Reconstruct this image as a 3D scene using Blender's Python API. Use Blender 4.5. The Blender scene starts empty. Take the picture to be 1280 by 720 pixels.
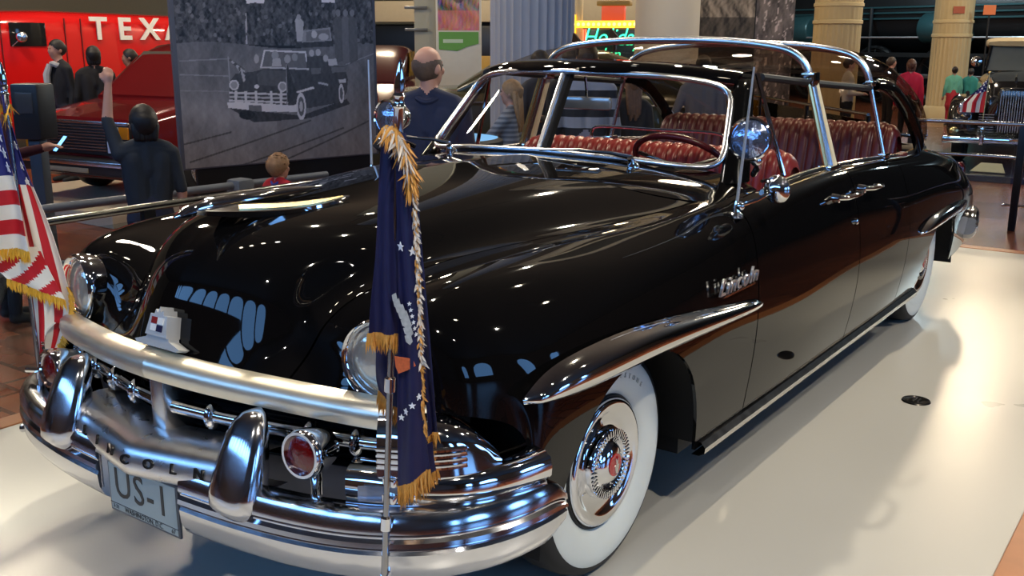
import bpy, bmesh, math, random
import numpy as np
from math import sin, cos, pi, radians as R, sqrt, atan2
from mathutils import Vector, Matrix, Quaternion
scn = bpy.context.scene
COL = scn.collection
random.seed(7); rng = np.random.default_rng(7)

# ------------------------------------------------------------------ camera
cd = bpy.data.cameras.new('camera'); cam = bpy.data.objects.new('camera', cd); COL.objects.link(cam)
cd.sensor_width = 36.0; cd.lens = 36.0 * 1250.15 / 1280.0; cd.clip_start = 0.05; cd.clip_end = 200
_yaw, _pit, _rol = -0.621614, 0.241633, 0.003876
_f = Vector((sin(_yaw)*cos(_pit), cos(_yaw)*cos(_pit), -sin(_pit)))
_r = Vector((cos(_yaw), -sin(_yaw), 0)); _u = _r.cross(_f)
_r2 = cos(_rol)*_r + sin(_rol)*_u; _u2 = -sin(_rol)*_r + cos(_rol)*_u
cam.matrix_world = Matrix(((_r2.x, _u2.x, -_f.x, 2.2903), (_r2.y, _u2.y, -_f.y, -2.5311), (_r2.z, _u2.z, -_f.z, 1.6420), (0, 0, 0, 1)))
scn.camera = cam

# ------------------------------------------------------------------ world, exposure
scn.view_settings.view_transform = 'Standard'; scn.view_settings.look = 'None'
scn.view_settings.gamma = 1.0; scn.view_settings.use_curve_mapping = False
scn.view_settings.exposure = 0.35
w = bpy.data.worlds.new('hall_air'); scn.world = w; w.use_nodes = True
w.node_tree.nodes['Background'].inputs[0].default_value = (0.10, 0.085, 0.075, 1)
w.node_tree.nodes['Background'].inputs[1].default_value = 0.35
FLOOR_Z = -0.15      # hall floor; the white display platform's top is z = 0

# large light: the track spots over the platform (real lamps but for one added front fill; their housings are built with the ceiling)
SPOTS = [  # (position, aim, watts, cone degrees, radius, colour)
    ((1.6, 4.6, 6.4), (1.25, 2.2, 0.0), 640, 48, .07, (1, .86, .62)),
    ((-1.6, 6.6, 6.4), (0.2, -1.2, .2), 800, 40, .07, (1, .90, .72)),
    ((-3.4, 3.0, 6.4), (-.9, -0.9, .5), 620, 42, .07, (1, .89, .70)),
    ((-1.2, 3.6, 6.4), (1.2, 5.0, 0.0), 520, 44, .07, (1, .85, .60)),
    ((-.4, 1.6, 6.4), (0.1, -1.0, .7), 900, 30, .07, (1, .90, .70)),
    ((2.4, -5.4, 6.4), (0.2, -0.6, .9), 260, 26, .07, (1, .95, .86)),  # general fill added from the front, no known lamp there
    ((5.0, -2.6, 6.4), (0.9, 0.6, .5), 760, 44, .07, (1, .9, .74)),
    ((5.6, 3.0, 6.4), (1.3, 1.8, .3), 420, 46, .07, (1, .93, .80)),
]
def spot_light(loc, aim, watts, cone, radius, col):
    ld = bpy.data.lights.new('track_spot', 'SPOT'); ld.energy = watts; ld.color = col
    ld.spot_size = R(cone); ld.spot_blend = .55; ld.shadow_soft_size = radius
    lo = bpy.data.objects.new('track_spot', ld); COL.objects.link(lo)
    lo.location = loc; lo.rotation_euler = (Vector(aim)-Vector(loc)).to_track_quat('-Z', 'Y').to_euler()
    return lo
for s in SPOTS: spot_light(*s)
# unseen lamps wash the hall; the cool ones are added to brighten the locomotive
HALL = [((-9.5, 3.0, 5.6), 520, (1, .84, .62)), ((-5, 11.2, 5.6), 520, (1, .80, .55)), ((1.5, 16, 5.6), 520, (1, .82, .58)),
        ((-12, 13, 5.6), 620, (1, .80, .55)), ((-3.6, .6, 5.4), 260, (1, .86, .68)), ((-1.6, 19.5, 5.6), 520, (1, .8, .55)), ((3, 25, 5.6), 700, (.70, .92, 1)), ((-4.6, 25.5, 4.6), 420, (.72, .92, 1)), ((-9.5, 24, 4.6), 420, (.75, .92, 1)), ((-2.0, 9.0, 5.6), 320, (1, .85, .65)), ((-10.2, 6.4, 5.2), 260, (1, .85, .66)), ((-6.2, 13.0, 5.2), 260, (1, .85, .62))]
for loc, wt, col in HALL:
    ld = bpy.data.lights.new('hall_fill', 'POINT'); ld.energy = wt; ld.color = col; ld.shadow_soft_size = .25
    lo = bpy.data.objects.new('hall_fill', ld); COL.objects.link(lo); lo.location = loc

# ------------------------------------------------------------------ materials (all procedural)
MATS = {}
def mat(name, col, rough=.5, metal=0., var=.06, scale=12., bump=0., coat=0., trans=0., ior=1.45, emis=None, estr=0., spec=None, rvar=0.):
    if name in MATS: return MATS[name]
    m = bpy.data.materials.new(name); m.use_nodes = True
    nt = m.node_tree; b = nt.nodes['Principled BSDF']
    b.inputs['Roughness'].default_value = rough; b.inputs['Metallic'].default_value = metal; b.inputs['IOR'].default_value = ior
    b.inputs['Base Color'].default_value = (*col, 1)
    if coat: b.inputs['Coat Weight'].default_value = coat; b.inputs['Coat Roughness'].default_value = .02
    if trans: b.inputs['Transmission Weight'].default_value = trans
    if spec is not None: b.inputs['Specular IOR Level'].default_value = spec
    if emis: b.inputs['Emission Color'].default_value = (*emis, 1); b.inputs['Emission Strength'].default_value = estr
    tc = nt.nodes.new('ShaderNodeTexCoord'); nz = nt.nodes.new('ShaderNodeTexNoise'); nz.inputs['Scale'].default_value = scale; nz.inputs['Detail'].default_value = 4
    nt.links.new(tc.outputs['Object'], nz.inputs['Vector'])
    if var:
        mr = nt.nodes.new('ShaderNodeMapRange'); mr.inputs['To Min'].default_value = 1-var; mr.inputs['To Max'].default_value = 1+var
        nt.links.new(nz.outputs['Fac'], mr.inputs['Value'])
        mx = nt.nodes.new('ShaderNodeVectorMath'); mx.operation = 'SCALE'; mx.inputs[0].default_value = col
        nt.links.new(mr.outputs[0], mx.inputs['Scale']); nt.links.new(mx.outputs[0], b.inputs['Base Color'])
    if rvar:
        mr = nt.nodes.new('ShaderNodeMapRange'); mr.inputs['To Min'].default_value = max(0, rough-rvar); mr.inputs['To Max'].default_value = rough+rvar
        nt.links.new(nz.outputs['Fac'], mr.inputs['Value']); nt.links.new(mr.outputs[0], b.inputs['Roughness'])
    if bump:
        bp = nt.nodes.new('ShaderNodeBump'); bp.inputs['Strength'].default_value = bump; bp.inputs['Distance'].default_value = .01
        nt.links.new(nz.outputs['Fac'], bp.inputs['Height']); nt.links.new(bp.outputs[0], b.inputs['Normal'])
    MATS[name] = m; return m
def glass_mat(name, tint, gloss=.08, rough=.0, ior=1.45, flat=0.):
    m = bpy.data.materials.new(name); m.use_nodes = True; nt = m.node_tree
    for n in list(nt.nodes): nt.nodes.remove(n)
    o = nt.nodes.new('ShaderNodeOutputMaterial'); t = nt.nodes.new('ShaderNodeBsdfTransparent'); g = nt.nodes.new('ShaderNodeBsdfGlossy')
    x = nt.nodes.new('ShaderNodeMixShader')
    if flat:
        x.inputs[0].default_value = flat; t.inputs[0].default_value = (*tint, 1); g.inputs['Roughness'].default_value = rough
        nt.links.new(t.outputs[0], x.inputs[1]); nt.links.new(g.outputs[0], x.inputs[2]); nt.links.new(x.outputs[0], o.inputs[0]); MATS[name] = m; return m
    fr = nt.nodes.new('ShaderNodeFresnel'); fr.inputs[0].default_value = ior
    t.inputs[0].default_value = (*tint, 1); g.inputs['Roughness'].default_value = rough
    nt.links.new(fr.outputs[0], x.inputs[0]); nt.links.new(t.outputs[0], x.inputs[1]); nt.links.new(g.outputs[0], x.inputs[2]); nt.links.new(x.outputs[0], o.inputs[0])
    MATS[name] = m; return m
def vcol_mat(name, rough=.7):
    m = bpy.data.materials.new(name); m.use_nodes = True; nt = m.node_tree; b = nt.nodes['Principled BSDF']
    a = nt.nodes.new('ShaderNodeVertexColor'); a.layer_name = 'print'
    nt.links.new(a.outputs[0], b.inputs['Base Color']); b.inputs['Roughness'].default_value = rough
    MATS[name] = m; return m
black = mat('black_lacquer', (.0030, .0028, .0030), .03, 0, 0, ior=1.40)
chrome = mat('chrome', (.78, .79, .82), .05, 1.0, .03, 30, rvar=.03)
chrome_soft = mat('worn_chrome', (.72, .71, .70), .22, 1.0, .08, 24, rvar=.08)
bumper_m = mat('bumper_chrome', (.70, .71, .76), .13, 1.0, .05, 18, rvar=.05)
rubber = mat('black_rubber', (.012, .012, .013), .55, 0, .1)
whitewall = mat('whitewall_rubber', (.72, .74, .68), .45, 0, .05, 9)
flatblack = mat('matte_black', (.006, .006, .007), .6, 0, .1)
leather = mat('red_leather', (.22, .020, .018), .30, 0, .10, 20, bump=.05)
leather2 = mat('dark_red_leather', (.075, .007, .008), .33, 0, .10, 20, bump=.05)
glass = glass_mat('windshield_glass', (.93, .92, .90), ior=1.35)
plexi = glass_mat('tinted_plexiglass', (.80, .74, .66), flat=.05); plexi_tail = glass_mat('tail_plexiglass', (.58, .49, .41), flat=.20)
lensglass = mat('lamp_lens', (.42, .50, .72), .10, .9, .05, 60, bump=.25); nickel = mat('dull_nickel', (.86, .80, .66), .34, .85, .08, 14, rvar=.08)
redlens = mat('red_lens', (.11, .002, .003), .12, 0, .2, 80, coat=1., bump=.3)
ventglass = glass_mat('vent_glass', (.90, .90, .88), flat=.06)
satin = mat('satin_chrome', (.82, .84, .90), .24, 1.0, .04, 20, rvar=.05)
goldtrim = mat('brass_strip', (.80, .62, .30), .25, .9, .05)

# ------------------------------------------------------------------ mesh helpers
def link(o, parent=None):
    COL.objects.link(o)
    if parent is not None: o.parent = parent
    return o
def tag(o, label, cat, group=None):
    o['label'] = label; o['category'] = cat
    if group: o['group'] = group
    return o
def empty(name, loc=(0, 0, 0), rz=0., label=None, cat=None, group=None):
    o = bpy.data.objects.new(name, None); o.empty_display_size = .1; COL.objects.link(o)
    o.location = loc; o.rotation_euler = (0, 0, rz)
    if label: tag(o, label, cat, group)
    return o
class MB:
    """collects shapes of ONE part; build() links it as one mesh object"""
    def __init__(s): s.v = []; s.f = []; s.m = []; s.cur = 0
    def add(s, verts, faces, M=None):
        b = len(s.v)
        for p in verts:
            p = Vector(p)
            if M is not None: p = M @ p
            s.v.append(tuple(p))
        for f in faces: s.f.append(tuple(b+i for i in f)); s.m.append(s.cur)
        return s
    def grid(s, P, cu=False, cv=False, flip=False):
        P = np.asarray(P, float); n, m = P.shape[:2]; F = []
        for i in range(n if cu else n-1):
            for j in range(m if cv else m-1):
                a, b, c, d = i*m+j, ((i+1) % n)*m+j, ((i+1) % n)*m+(j+1) % m, i*m+(j+1) % m
                F.append((a, d, c, b) if flip else (a, b, c, d))
        return s.add(P.reshape(-1, 3).tolist(), F)
    def tube(s, path, r, k=8, cap=True, closed=False, flat=None):
        P = [Vector(p) for p in path]; n = len(P)
        rs = r if hasattr(r, '__len__') else [r]*n
        T = []
        for i in range(n):
            a = P[i-1] if (i > 0 or closed) else P[i]; b = P[(i+1) % n] if (i < n-1 or closed) else P[i]
            t = (b-a); T.append(t.normalized() if t.length > 1e-9 else Vector((0, 0, 1)))
        up = Vector((0, 0, 1)) if abs(T[0].z) < .9 else Vector((0, 1, 0))
        N = (up - T[0]*up.dot(T[0])).normalized(); rings = []
        for i in range(n):
            if i: N = (T[i-1].rotation_difference(T[i]) @ N); N = (N - T[i]*N.dot(T[i])).normalized()
            B = T[i].cross(N); fl = flat if flat else 1.
            rings.append([tuple(P[i] + (N*cos(2*pi*j/k)*fl + B*sin(2*pi*j/k))*rs[i]) for j in range(k)])
        s.grid(np.array(rings), cu=closed, cv=True, flip=True)
        if cap and not closed:
            b = len(s.v)-n*k
            s.f.append(tuple(b+j for j in range(k))[::-1]); s.m.append(s.cur)
            s.f.append(tuple(b+(n-1)*k+j for j in range(k))); s.m.append(s.cur)
        return s
    def lathe(s, prof, M=None, k=32, a0=0., a1=2*pi):
        # prof: (radius, height along local z)
        full = abs(a1-a0-2*pi) < 1e-6; kk = k if full else k+1
        A = [a0+(a1-a0)*j/k for j in range(kk)]
        P = np.array([[(rr*cos(a), rr*sin(a), h) for a in A] for rr, h in prof])
        b = len(s.v); s.grid(P, cv=full, flip=True)
        if M is not None:
            for i in range(b, len(s.v)): s.v[i] = tuple(M @ Vector(s.v[i]))
        return s
    def box(s, lo, hi, M=None, bev=0.):
        lo = Vector(lo); hi = Vector(hi)
        if bev <= 0:
            V = [(x, y, z) for z in (lo.z, hi.z) for y in (lo.y, hi.y) for x in (lo.x, hi.x)]
            return s.add(V, [(0, 2, 3, 1), (4, 5, 7, 6), (0, 1, 5, 4), (2, 6, 7, 3), (0, 4, 6, 2), (1, 3, 7, 5)], M)
        bm = bmesh.new(); bmesh.ops.create_cube(bm, size=1)
        c = (lo+hi)/2; d = hi-lo
        for v in bm.verts: v.co = Vector((v.co.x*d.x, v.co.y*d.y, v.co.z*d.z)) + c
        bmesh.ops.bevel(bm, geom=bm.edges[:], offset=min(bev, min(d)*.49), segments=2, affect='EDGES', profile=.6)
        bm.verts.index_update(); V = [tuple(v.co) for v in bm.verts]; F = [tuple(v.index for v in f.verts) for f in bm.faces]; bm.free()
        return s.add(V, F, M)
    def ball(s, c, r, k=16, n=10, M=None):
        rx, ry, rz = r if hasattr(r, '__len__') else (r, r, r)
        P = np.array([[(rx*sin(pi*i/n)*cos(2*pi*j/k), ry*sin(pi*i/n)*sin(2*pi*j/k), rz*cos(pi*i/n)) for j in range(k)] for i in range(n+1)])
        T = Matrix.Translation(c) if M is None else Matrix.Translation(c) @ M
        b = len(s.v); s.grid(P, cv=True, flip=False)
        for i in range(b, len(s.v)): s.v[i] = tuple(T @ Vector(s.v[i]))
        return s
    def prism(s, poly, d0, d1, M=None, bev=0.):
        # poly in local xy, extruded along local z from d0 to d1
        n = len(poly); V = [(x, y, d0) for x, y in poly]+[(x, y, d1) for x, y in poly]
        A = sum(poly[i][0]*poly[(i+1) % n][1]-poly[(i+1) % n][0]*poly[i][1] for i in range(n))
        F = [tuple(range(n))[::-1], tuple(range(n, 2*n))]+[(i, (i+1) % n, n+(i+1) % n, n+i) for i in range(n)]
        if A < 0: F = [f[::-1] for f in F]
        return s.add(V, F, M)
    def build(s, name, material, parent=None, smooth=True, ang=40, thick=0., recalc=False):
        me = bpy.data.meshes.new(name); me.from_pydata(s.v, [], s.f); me.validate()
        for mm in (material if isinstance(material, (list, tuple)) else [material]): me.materials.append(mm)
        if any(s.m) and len(s.m) == len(me.polygons): me.polygons.foreach_set('material_index', s.m)
        if recalc:
            bm = bmesh.new(); bm.from_mesh(me); bmesh.ops.remove_doubles(bm, verts=bm.verts[:], dist=1e-5)
            bmesh.ops.recalc_face_normals(bm, faces=bm.faces[:]); bm.to_mesh(me); bm.free()
        if smooth:
            me.shade_smooth()
            if ang < 180: me.set_sharp_from_angle(angle=R(ang))
        o = bpy.data.objects.new(name, me); link(o, parent)
        if thick:
            md = o.modifiers.new('thickness', 'SOLIDIFY'); md.thickness = thick; md.offset = -1
            es = o.modifiers.new('edge', 'EDGE_SPLIT'); es.split_angle = R(45)
        return o
def share(o, parent, M=None, name=None):
    c = o.copy(); link(c, parent)
    if M is not None: c.matrix_local = M
    return c
def copy_tree(o, loc=None, rz=None, parent=None):
    c = o.copy(); COL.objects.link(c); c.parent = parent
    if loc is not None: c.location = loc
    if rz is not None: c.rotation_euler = (0, 0, rz)
    for ch in o.children: copy_tree(ch, parent=c)
    return c
def basis(zdir, up=(0, 0, 1), loc=(0, 0, 0)):
    z = Vector(zdir).normalized(); u = Vector(up)
    x = u.cross(z)
    if x.length < 1e-6: x = Vector((1, 0, 0)).cross(z)
    x.normalize(); y = z.cross(x)
    return Matrix(((x.x, y.x, z.x, loc[0]), (x.y, y.y, z.y, loc[1]), (x.z, y.z, z.z, loc[2]), (0, 0, 0, 1)))
def text_mesh(body, size, depth=0., font_shear=0., align='CENTER', spacing=1.0, bold=0., res=3):
    cu = bpy.data.curves.new('lettering', 'FONT'); cu.body = body; cu.size = size; cu.extrude = depth; cu.shear = font_shear
    cu.align_x = align; cu.align_y = 'CENTER'; cu.space_character = spacing; cu.offset = bold; cu.resolution_u = res
    o = bpy.data.objects.new('lettering', cu); COL.objects.link(o)
    dg = bpy.context.evaluated_depsgraph_get(); me = bpy.data.meshes.new_from_object(o.evaluated_get(dg))
    bpy.data.objects.remove(o); bpy.data.curves.remove(cu)
    return me
def text_obj(name, body, size, M, material, parent, depth=.002, xs=1., **kw):
    me = text_mesh(body, size, depth, **kw); me.materials.clear(); me.materials.append(material); me.name = name
    me.transform(M @ Matrix.Diagonal((xs, 1, 1, 1))); o = bpy.data.objects.new(name, me); return link(o, parent)
# natural cubic splines as linear operators
def spl(t, q):
    t = np.asarray(t, float); q = np.atleast_1d(np.asarray(q, float)); n = len(t); h = np.diff(t)
    A = np.zeros((n, n)); B = np.zeros((n, n)); A[0, 0] = A[-1, -1] = 1
    for i in range(1, n-1):
        A[i, i-1] = h[i-1]; A[i, i] = 2*(h[i-1]+h[i]); A[i, i+1] = h[i]
        B[i, i-1] += 6/h[i-1]; B[i, i] -= 6/h[i-1]+6/h[i]; B[i, i+1] += 6/h[i]
    Mx = np.linalg.solve(A, B); k = np.clip(np.searchsorted(t, q, 'right')-1, 0, n-2)
    a = (t[k+1]-q)/h[k]; b = (q-t[k])/h[k]; I = np.eye(n)
    return a[:, None]*I[k]+b[:, None]*I[k+1]+((a**3-a)*h[k]**2/6)[:, None]*Mx[k]+((b**3-b)*h[k]**2/6)[:, None]*Mx[k+1]
def curve(pts, n):
    P = np.asarray(pts, float); d = np.r_[0, np.cumsum(np.linalg.norm(np.diff(P, axis=0), axis=1)**.5)]
    return spl(d, np.linspace(0, d[-1], n)) @ P
# ================================================================== the limousine
limo = empty('limousine', (0, 0, 0), 0, 'long black limousine with clear bubble top and red leather seats on white platform', 'car')
# body control net: columns run nose -> tail, from the centre line out and down the flank
_x = [
 [0]*17,
 [.15,.155,.16,.175,.20,.22,.23,.24,.26,.26,.26,.26,.26,.24,.22,.2,.2],
 [.28,.285,.295,.315,.36,.40,.44,.50,.55,.52,.5,.5,.48,.42,.36,.32,.32],
 [.385,.39,.40,.42,.47,.53,.61,.70,.79,.72,.70,.68,.64,.55,.48,.42,.42],
 [.51,.515,.525,.55,.59,.64,.70,.78,.845,.80,.79,.78,.76,.70,.62,.55,.52],
 [.655,.66,.665,.68,.71,.75,.79,.84,.885,.885,.885,.88,.86,.84,.80,.72,.64],
 [.81,.81,.815,.825,.84,.865,.885,.91,.93,.945,.945,.94,.93,.92,.89,.82,.72],
 [.90,.90,.905,.91,.925,.945,.955,.965,.97,.98,.98,.98,.975,.97,.95,.88,.78],
 [.93,.93,.935,.94,.945,.955,.965,.97,.975,.985,.985,.985,.98,.975,.955,.90,.80],
 [.90,.90,.905,.91,.92,.93,.935,.935,.935,.935,.935,.935,.93,.93,.92,.88,.8]]
_ty = [1.4, 2.0, 2.8, 3.4, 3.9, 4.4, 4.78, 4.92]
_y = [
 [-.965,-.932,-.882,-.785,-.60,-.32,0,.42,.84],
 [-.950,-.908,-.858,-.765,-.59,-.32,0,.42,.85],
 [-.912,-.845,-.795,-.715,-.58,-.32,0,.42,.86],
 [-.880,-.795,-.750,-.680,-.57,-.32,0,.42,.87],
 [-.835,-.785,-.755,-.70,-.59,-.32,0,.42,.86],
 [-.795,-.790,-.770,-.71,-.575,-.32,0,.42,.85],
 [-.738,-.736,-.71,-.655,-.55,-.32,0,.42,.85],
 [-.60,-.60,-.59,-.57,-.52,-.32,0,.42,.84],
 [-.55,-.55,-.545,-.53,-.50,-.32,0,.42,.84],
 [-.57,-.565,-.56,-.54,-.51,-.32,0,.42,.84]]
_z = [
 [.795,.90,1.02,1.115,1.165,1.185,1.205,1.215,1.205,1.19,1.17,1.15,1.11,1.08,1.01,.88,.6],
 [.79,.897,1.010,1.098,1.148,1.168,1.188,1.20,1.195,1.18,1.16,1.14,1.10,1.07,1.0,.87,.6],
 [.783,.872,.955,1.025,1.080,1.108,1.13,1.15,1.165,1.16,1.15,1.12,1.09,1.06,.99,.86,.59],
 [.778,.845,.905,.958,1.005,1.04,1.055,1.07,1.105,1.13,1.13,1.10,1.07,1.05,.98,.84,.58],
 [.77,.855,.93,.985,1.025,1.05,1.06,1.065,1.085,1.10,1.10,1.07,1.04,1.03,.97,.83,.57],
 [.765,.87,.965,1.01,1.035,1.045,1.04,1.04,1.05,1.08,1.085,1.05,1.02,.99,.93,.80,.54],
 [.75,.83,.89,.93,.955,.97,.975,.98,.985,.97,.97,.95,.93,.90,.85,.73,.5],
 [.70,.75,.78,.80,.81,.82,.82,.82,.82,.80,.80,.80,.79,.77,.74,.65,.47],
 [.58,.60,.615,.62,.62,.61,.60,.60,.60,.58,.58,.57,.57,.57,.57,.54,.43],
 [.40,.40,.39,.38,.36,.33,.29,.28,.275,.27,.27,.265,.27,.30,.33,.36,.38]]
_y = [r+_ty for r in _y]
G = np.array([[(_x[j][i], _y[j][i], _z[j][i]) for j in range(10)] for i in range(17)])
UK = np.r_[0, np.cumsum(np.linalg.norm(np.diff(G, axis=0), axis=2)[:, :7].mean(1))]
VK = np.r_[0, np.cumsum(np.linalg.norm(np.diff(G, axis=1), axis=2)[4:12].mean(0))]
def S(u, v):
    u = np.atleast_1d(u); v = np.atleast_1d(v)
    return np.einsum('ni,ijk,nj->nk', spl(UK, u), G, spl(VK, v))
_ud = np.linspace(0, UK[-1], 1500); _yd7 = S(_ud, np.full(1500, VK[7]))[:, 1]; _yd3 = S(_ud, np.full(1500, VK[3]))[:, 1]
def uy(y): return float(np.interp(y, _yd7, _ud))
def uy3(y): return float(np.interp(y, _yd3, _ud))
def vz(u, z, lo=5, hi=9):
    a, b = VK[lo], VK[hi]
    for _ in range(30):
        m = (a+b)/2
        if S(u, m)[0, 2] > z: a = m
        else: b = m
    return (a+b)/2
MIR = np.array([-1, 1, 1.])
def panel(name, P, m=black, parent=limo, thick=.012, mirror=False, label=None):
    P = np.asarray(P)
    mb = MB(); mb.grid(P*MIR if mirror else P, flip=not mirror)
    o = mb.build(name, m, parent, True, 180, thick)
    if label: o['label'] = label
    return o
def strip(us, vt, vb, nv):
    us = np.asarray(us); s = np.linspace(0, 1, nv)
    return np.array([S(np.full(nv, u), a+(b-a)*s) for u, a, b in zip(us, vt, vb)])
# bonnet (both halves in one sheet), its rear edge bows forward in the middle
v3 = VK[3]; e = .0035
ve = np.linspace(-v3+e, v3-e, 61)
rear_y = np.interp(np.abs(ve), [0, VK[1], VK[2], VK[3]], [.46, .475, .52, .70])
ue = np.array([uy3(y) for y in rear_y]); ss = np.linspace(0, 1, 70)
hood = np.array([S(s*ue, np.abs(ve))*np.where(ve[:, None] < 0, MIR, 1.) for s in ss])
panel('bonnet', hood)
ub = np.full(61, uy3(1.12)); va = np.linspace(-VK[4], VK[4], 61)
rear_y2 = np.interp(np.abs(va), [0, VK[1], VK[2], VK[3], VK[4]], [.46, .475, .52, .72, .80]); ua = np.array([uy3(y) for y in rear_y2])+e
cowl = np.array([S(ua+s*(ub-ua), np.abs(va))*np.where(va[:, None] < 0, MIR, 1.) for s in np.linspace(0, 1, 24)])
panel('cowl', cowl)
# front wings with the wheel arch
def arch(y, c, w, top, bot, n=2.5):
    t = abs(y-c)/w
    return bot if t >= 1 else bot+(top-bot)*(1-t**n)**(1/n)
ys = np.r_[np.linspace(-.5, -.47, 3), -.455*np.cos(np.linspace(0, pi, 41)), np.linspace(.47, .832, 12)]
us = np.r_[np.linspace(0, uy(-.515), 26), [uy(y) for y in ys]]
vt = []; vb = []
for u in us:
    vt.append(v3+e)
    y = S(u, VK[8])[0, 1]; zb = arch(y, 0, .457, .735, .0)
    z9 = S(u, VK[9])[0, 2]
    vb.append(VK[9] if zb <= z9 else vz(u, zb))
fp = strip(us, vt, vb, 44)
for mi in (False, True): panel('front_wing', fp, mirror=mi)
# doors, rear wings, boot
def door(y0, y1, n):
    us = np.linspace(uy(y0), uy(y1), n); return strip(us, np.full(n, VK[4]+.01), np.full(n, VK[9]-.03), 40)
dF, dR = door(.840, 1.992, 40), door(2.0, 2.83, 30)
doors = []
for mi in (False, True):
    a = panel('front_door', dF, mirror=mi); b = panel('rear_door', dR, mirror=mi)
    if not mi: doors = [a, b]
ys = np.r_[np.linspace(2.838, 3.22, 10), 3.683-.45*np.cos(np.linspace(0, pi, 33)), np.linspace(4.15, 4.92, 18)]
us = np.array([uy(y) for y in ys]); vt = np.full(len(us), VK[4]+.01); vb = []
for u in us:
    y = S(u, VK[8])[0, 1]; zb = arch(y, 3.683, .45, .66, .0); z9 = S(u, VK[9])[0, 2]
    vb.append(VK[9] if zb <= z9 else vz(u, zb))
rp = strip(us, vt, vb, 40)
for mi in (False, True): panel('rear_wing', rp, mirror=mi)
vv = np.linspace(-VK[4]-.006, VK[4]+.006, 41)
panel('boot_lid', np.array([S(np.full(41, u), np.abs(vv))*np.where(vv[:, None] < 0, MIR, 1.) for u in np.linspace(uy(3.95), UK[-1], 24)]))
# sills, floor pan, inner wheel houses, cabin lining
mb = MB(); mb.box((-.82, .55, .20), (.82, 3.2, .27)); mb.box((-.72, -.72, .24), (.72, .5, .30)); mb.box((-.72, 3.24, .26), (.72, 4.75, .40)); mb.build('floor_pan', flatblack, limo, False)
mb = MB(); mb.box((-.62, -.5, .30), (.62, .55, .80)); mb.build('engine_bay', flatblack, limo, False)
for y0, top in ((0, .80), (3.683, .74)):
    for sx in (-1, 1):
        mb = MB(); a = np.linspace(0, pi, 17)
        P = np.array([[(sx*x, y0-.5*cos(t), .28+(top-.28)*sin(t)) for t in a] for x in (.62, .93)])
        mb.grid(P, flip=sx > 0); mb.build('wheel_house', flatblack, limo, True, 180)
for sx in (-1, 1):
    mb = MB(); mb.box((sx*.80-.03, 1.12, .3), (sx*.80+.03, 3.3, 1.055), bev=.02); mb.build('door_lining', leather2, limo)
mb = MB(); mb.box((-.76, .95, .30), (.76, 1.12, 1.12), bev=.03); mb.build('dashboard', flatblack, limo)
mb = MB(); mb.box((-.74, 3.75, .30), (.74, 4.1, 1.03), bev=.03); mb.build('parcel_shelf', flatblack, limo)

# rocker strip
for sx in (-1, 1):
    mb = MB(); yy = np.linspace(.47, 3.24, 30)
    P = np.array([[(sx*(.94+dx), y, z) for dx, z in ((-.03, .305), (.006, .30), (.022, .282), (.020, .262), (.0, .25), (-.03, .25))] for y in yy])
    mb.grid(P, flip=sx < 0); mb.build('rocker_strip', chrome_soft, limo)

# ---------------------------------------------------------------- wheels
def wheel(y, x, sx):
    M = basis((sx, 0, 0), (0, 0, 1), (sx*x, y, .368))
    mb = MB(); R0 = .366
    mb.lathe([(.20, -.19), (.29, -.195), (.335, -.185), (.360, -.16), (R0+.002, -.12), (R0+.002, -.05), (.362, -.02), (.350, -.004), (.335, .0005), (.332, .002)], M, 72)
    tire = mb.build('tyre', rubber, limo, True, 60)
    mb = MB(); mb.lathe([(.331, .0025), (.325, .006), (.30, .010), (.27, .008), (.24, .001), (.224, -.010), (.216, -.018)], M, 72); mb.build('whitewall', whitewall, tire, True, 180)
    mb = MB(); mb.lathe([(.218, -.02), (.212, -.01), (.206, -.012), (.2, -.03)], M, 56); mb.build('rim', flatblack, tire)
    mb = MB(); mb.lathe([(.204, -.016), (.205, -.004), (.198, .004), (.185, .006), (.165, -.004), (.14, -.016), (.118, -.014), (.112, .004), (.108, .010), (.092, .012), (.088, .004), (.07, .008), (.066, .014), (.05, .024), (.03, .029), (0, .03)], M, 64)
    cap = mb.build('hub_cap', chrome, limo, True, 50)
    mb = MB()
    for i in range(48):
        a = 2*pi*i/48; Mr = M @ Matrix.Rotation(a, 4, 'Z')
        mb.box((.089, -.0028, .008), (.111, .0028, .019), Mr)
    mb.build('cap_fins', chrome, cap, False)
    mb = MB(); mb.lathe([(.036, .026), (.036, .0305), (0, .033)], M, 32); b = mb.build('cap_badge', mat('red_enamel', (.45, .01, .012), .2, 0, .05, coat=1), cap)
    mb = MB(); mb.prism([(-.006, -.026), (.006, -.026), (.012, .0), (.004, .004), (.008, .026), (0, .012), (-.008, .026), (-.004, .004), (-.012, 0)], .030, .036, M); mb.build('badge_crest', chrome, cap, False)
    # raised tyre lettering
    if sx > 0 and y < 1:
        for i, ch in enumerate('FIRESTONE'):
            a = R(8 - i*6.2)
            Ml = M @ Matrix.Rotation(a, 4, 'Z') @ Matrix.Translation((0, .278, .0105))
            text_obj('tyre_letter', ch, .022, Ml, mat('grey_rubber', (.42, .43, .40), .5), tire, .0008)
for y, x in ((0, .845), (3.683, .858)):
    for sx in (1, -1): wheel(y, x, sx)

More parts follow.
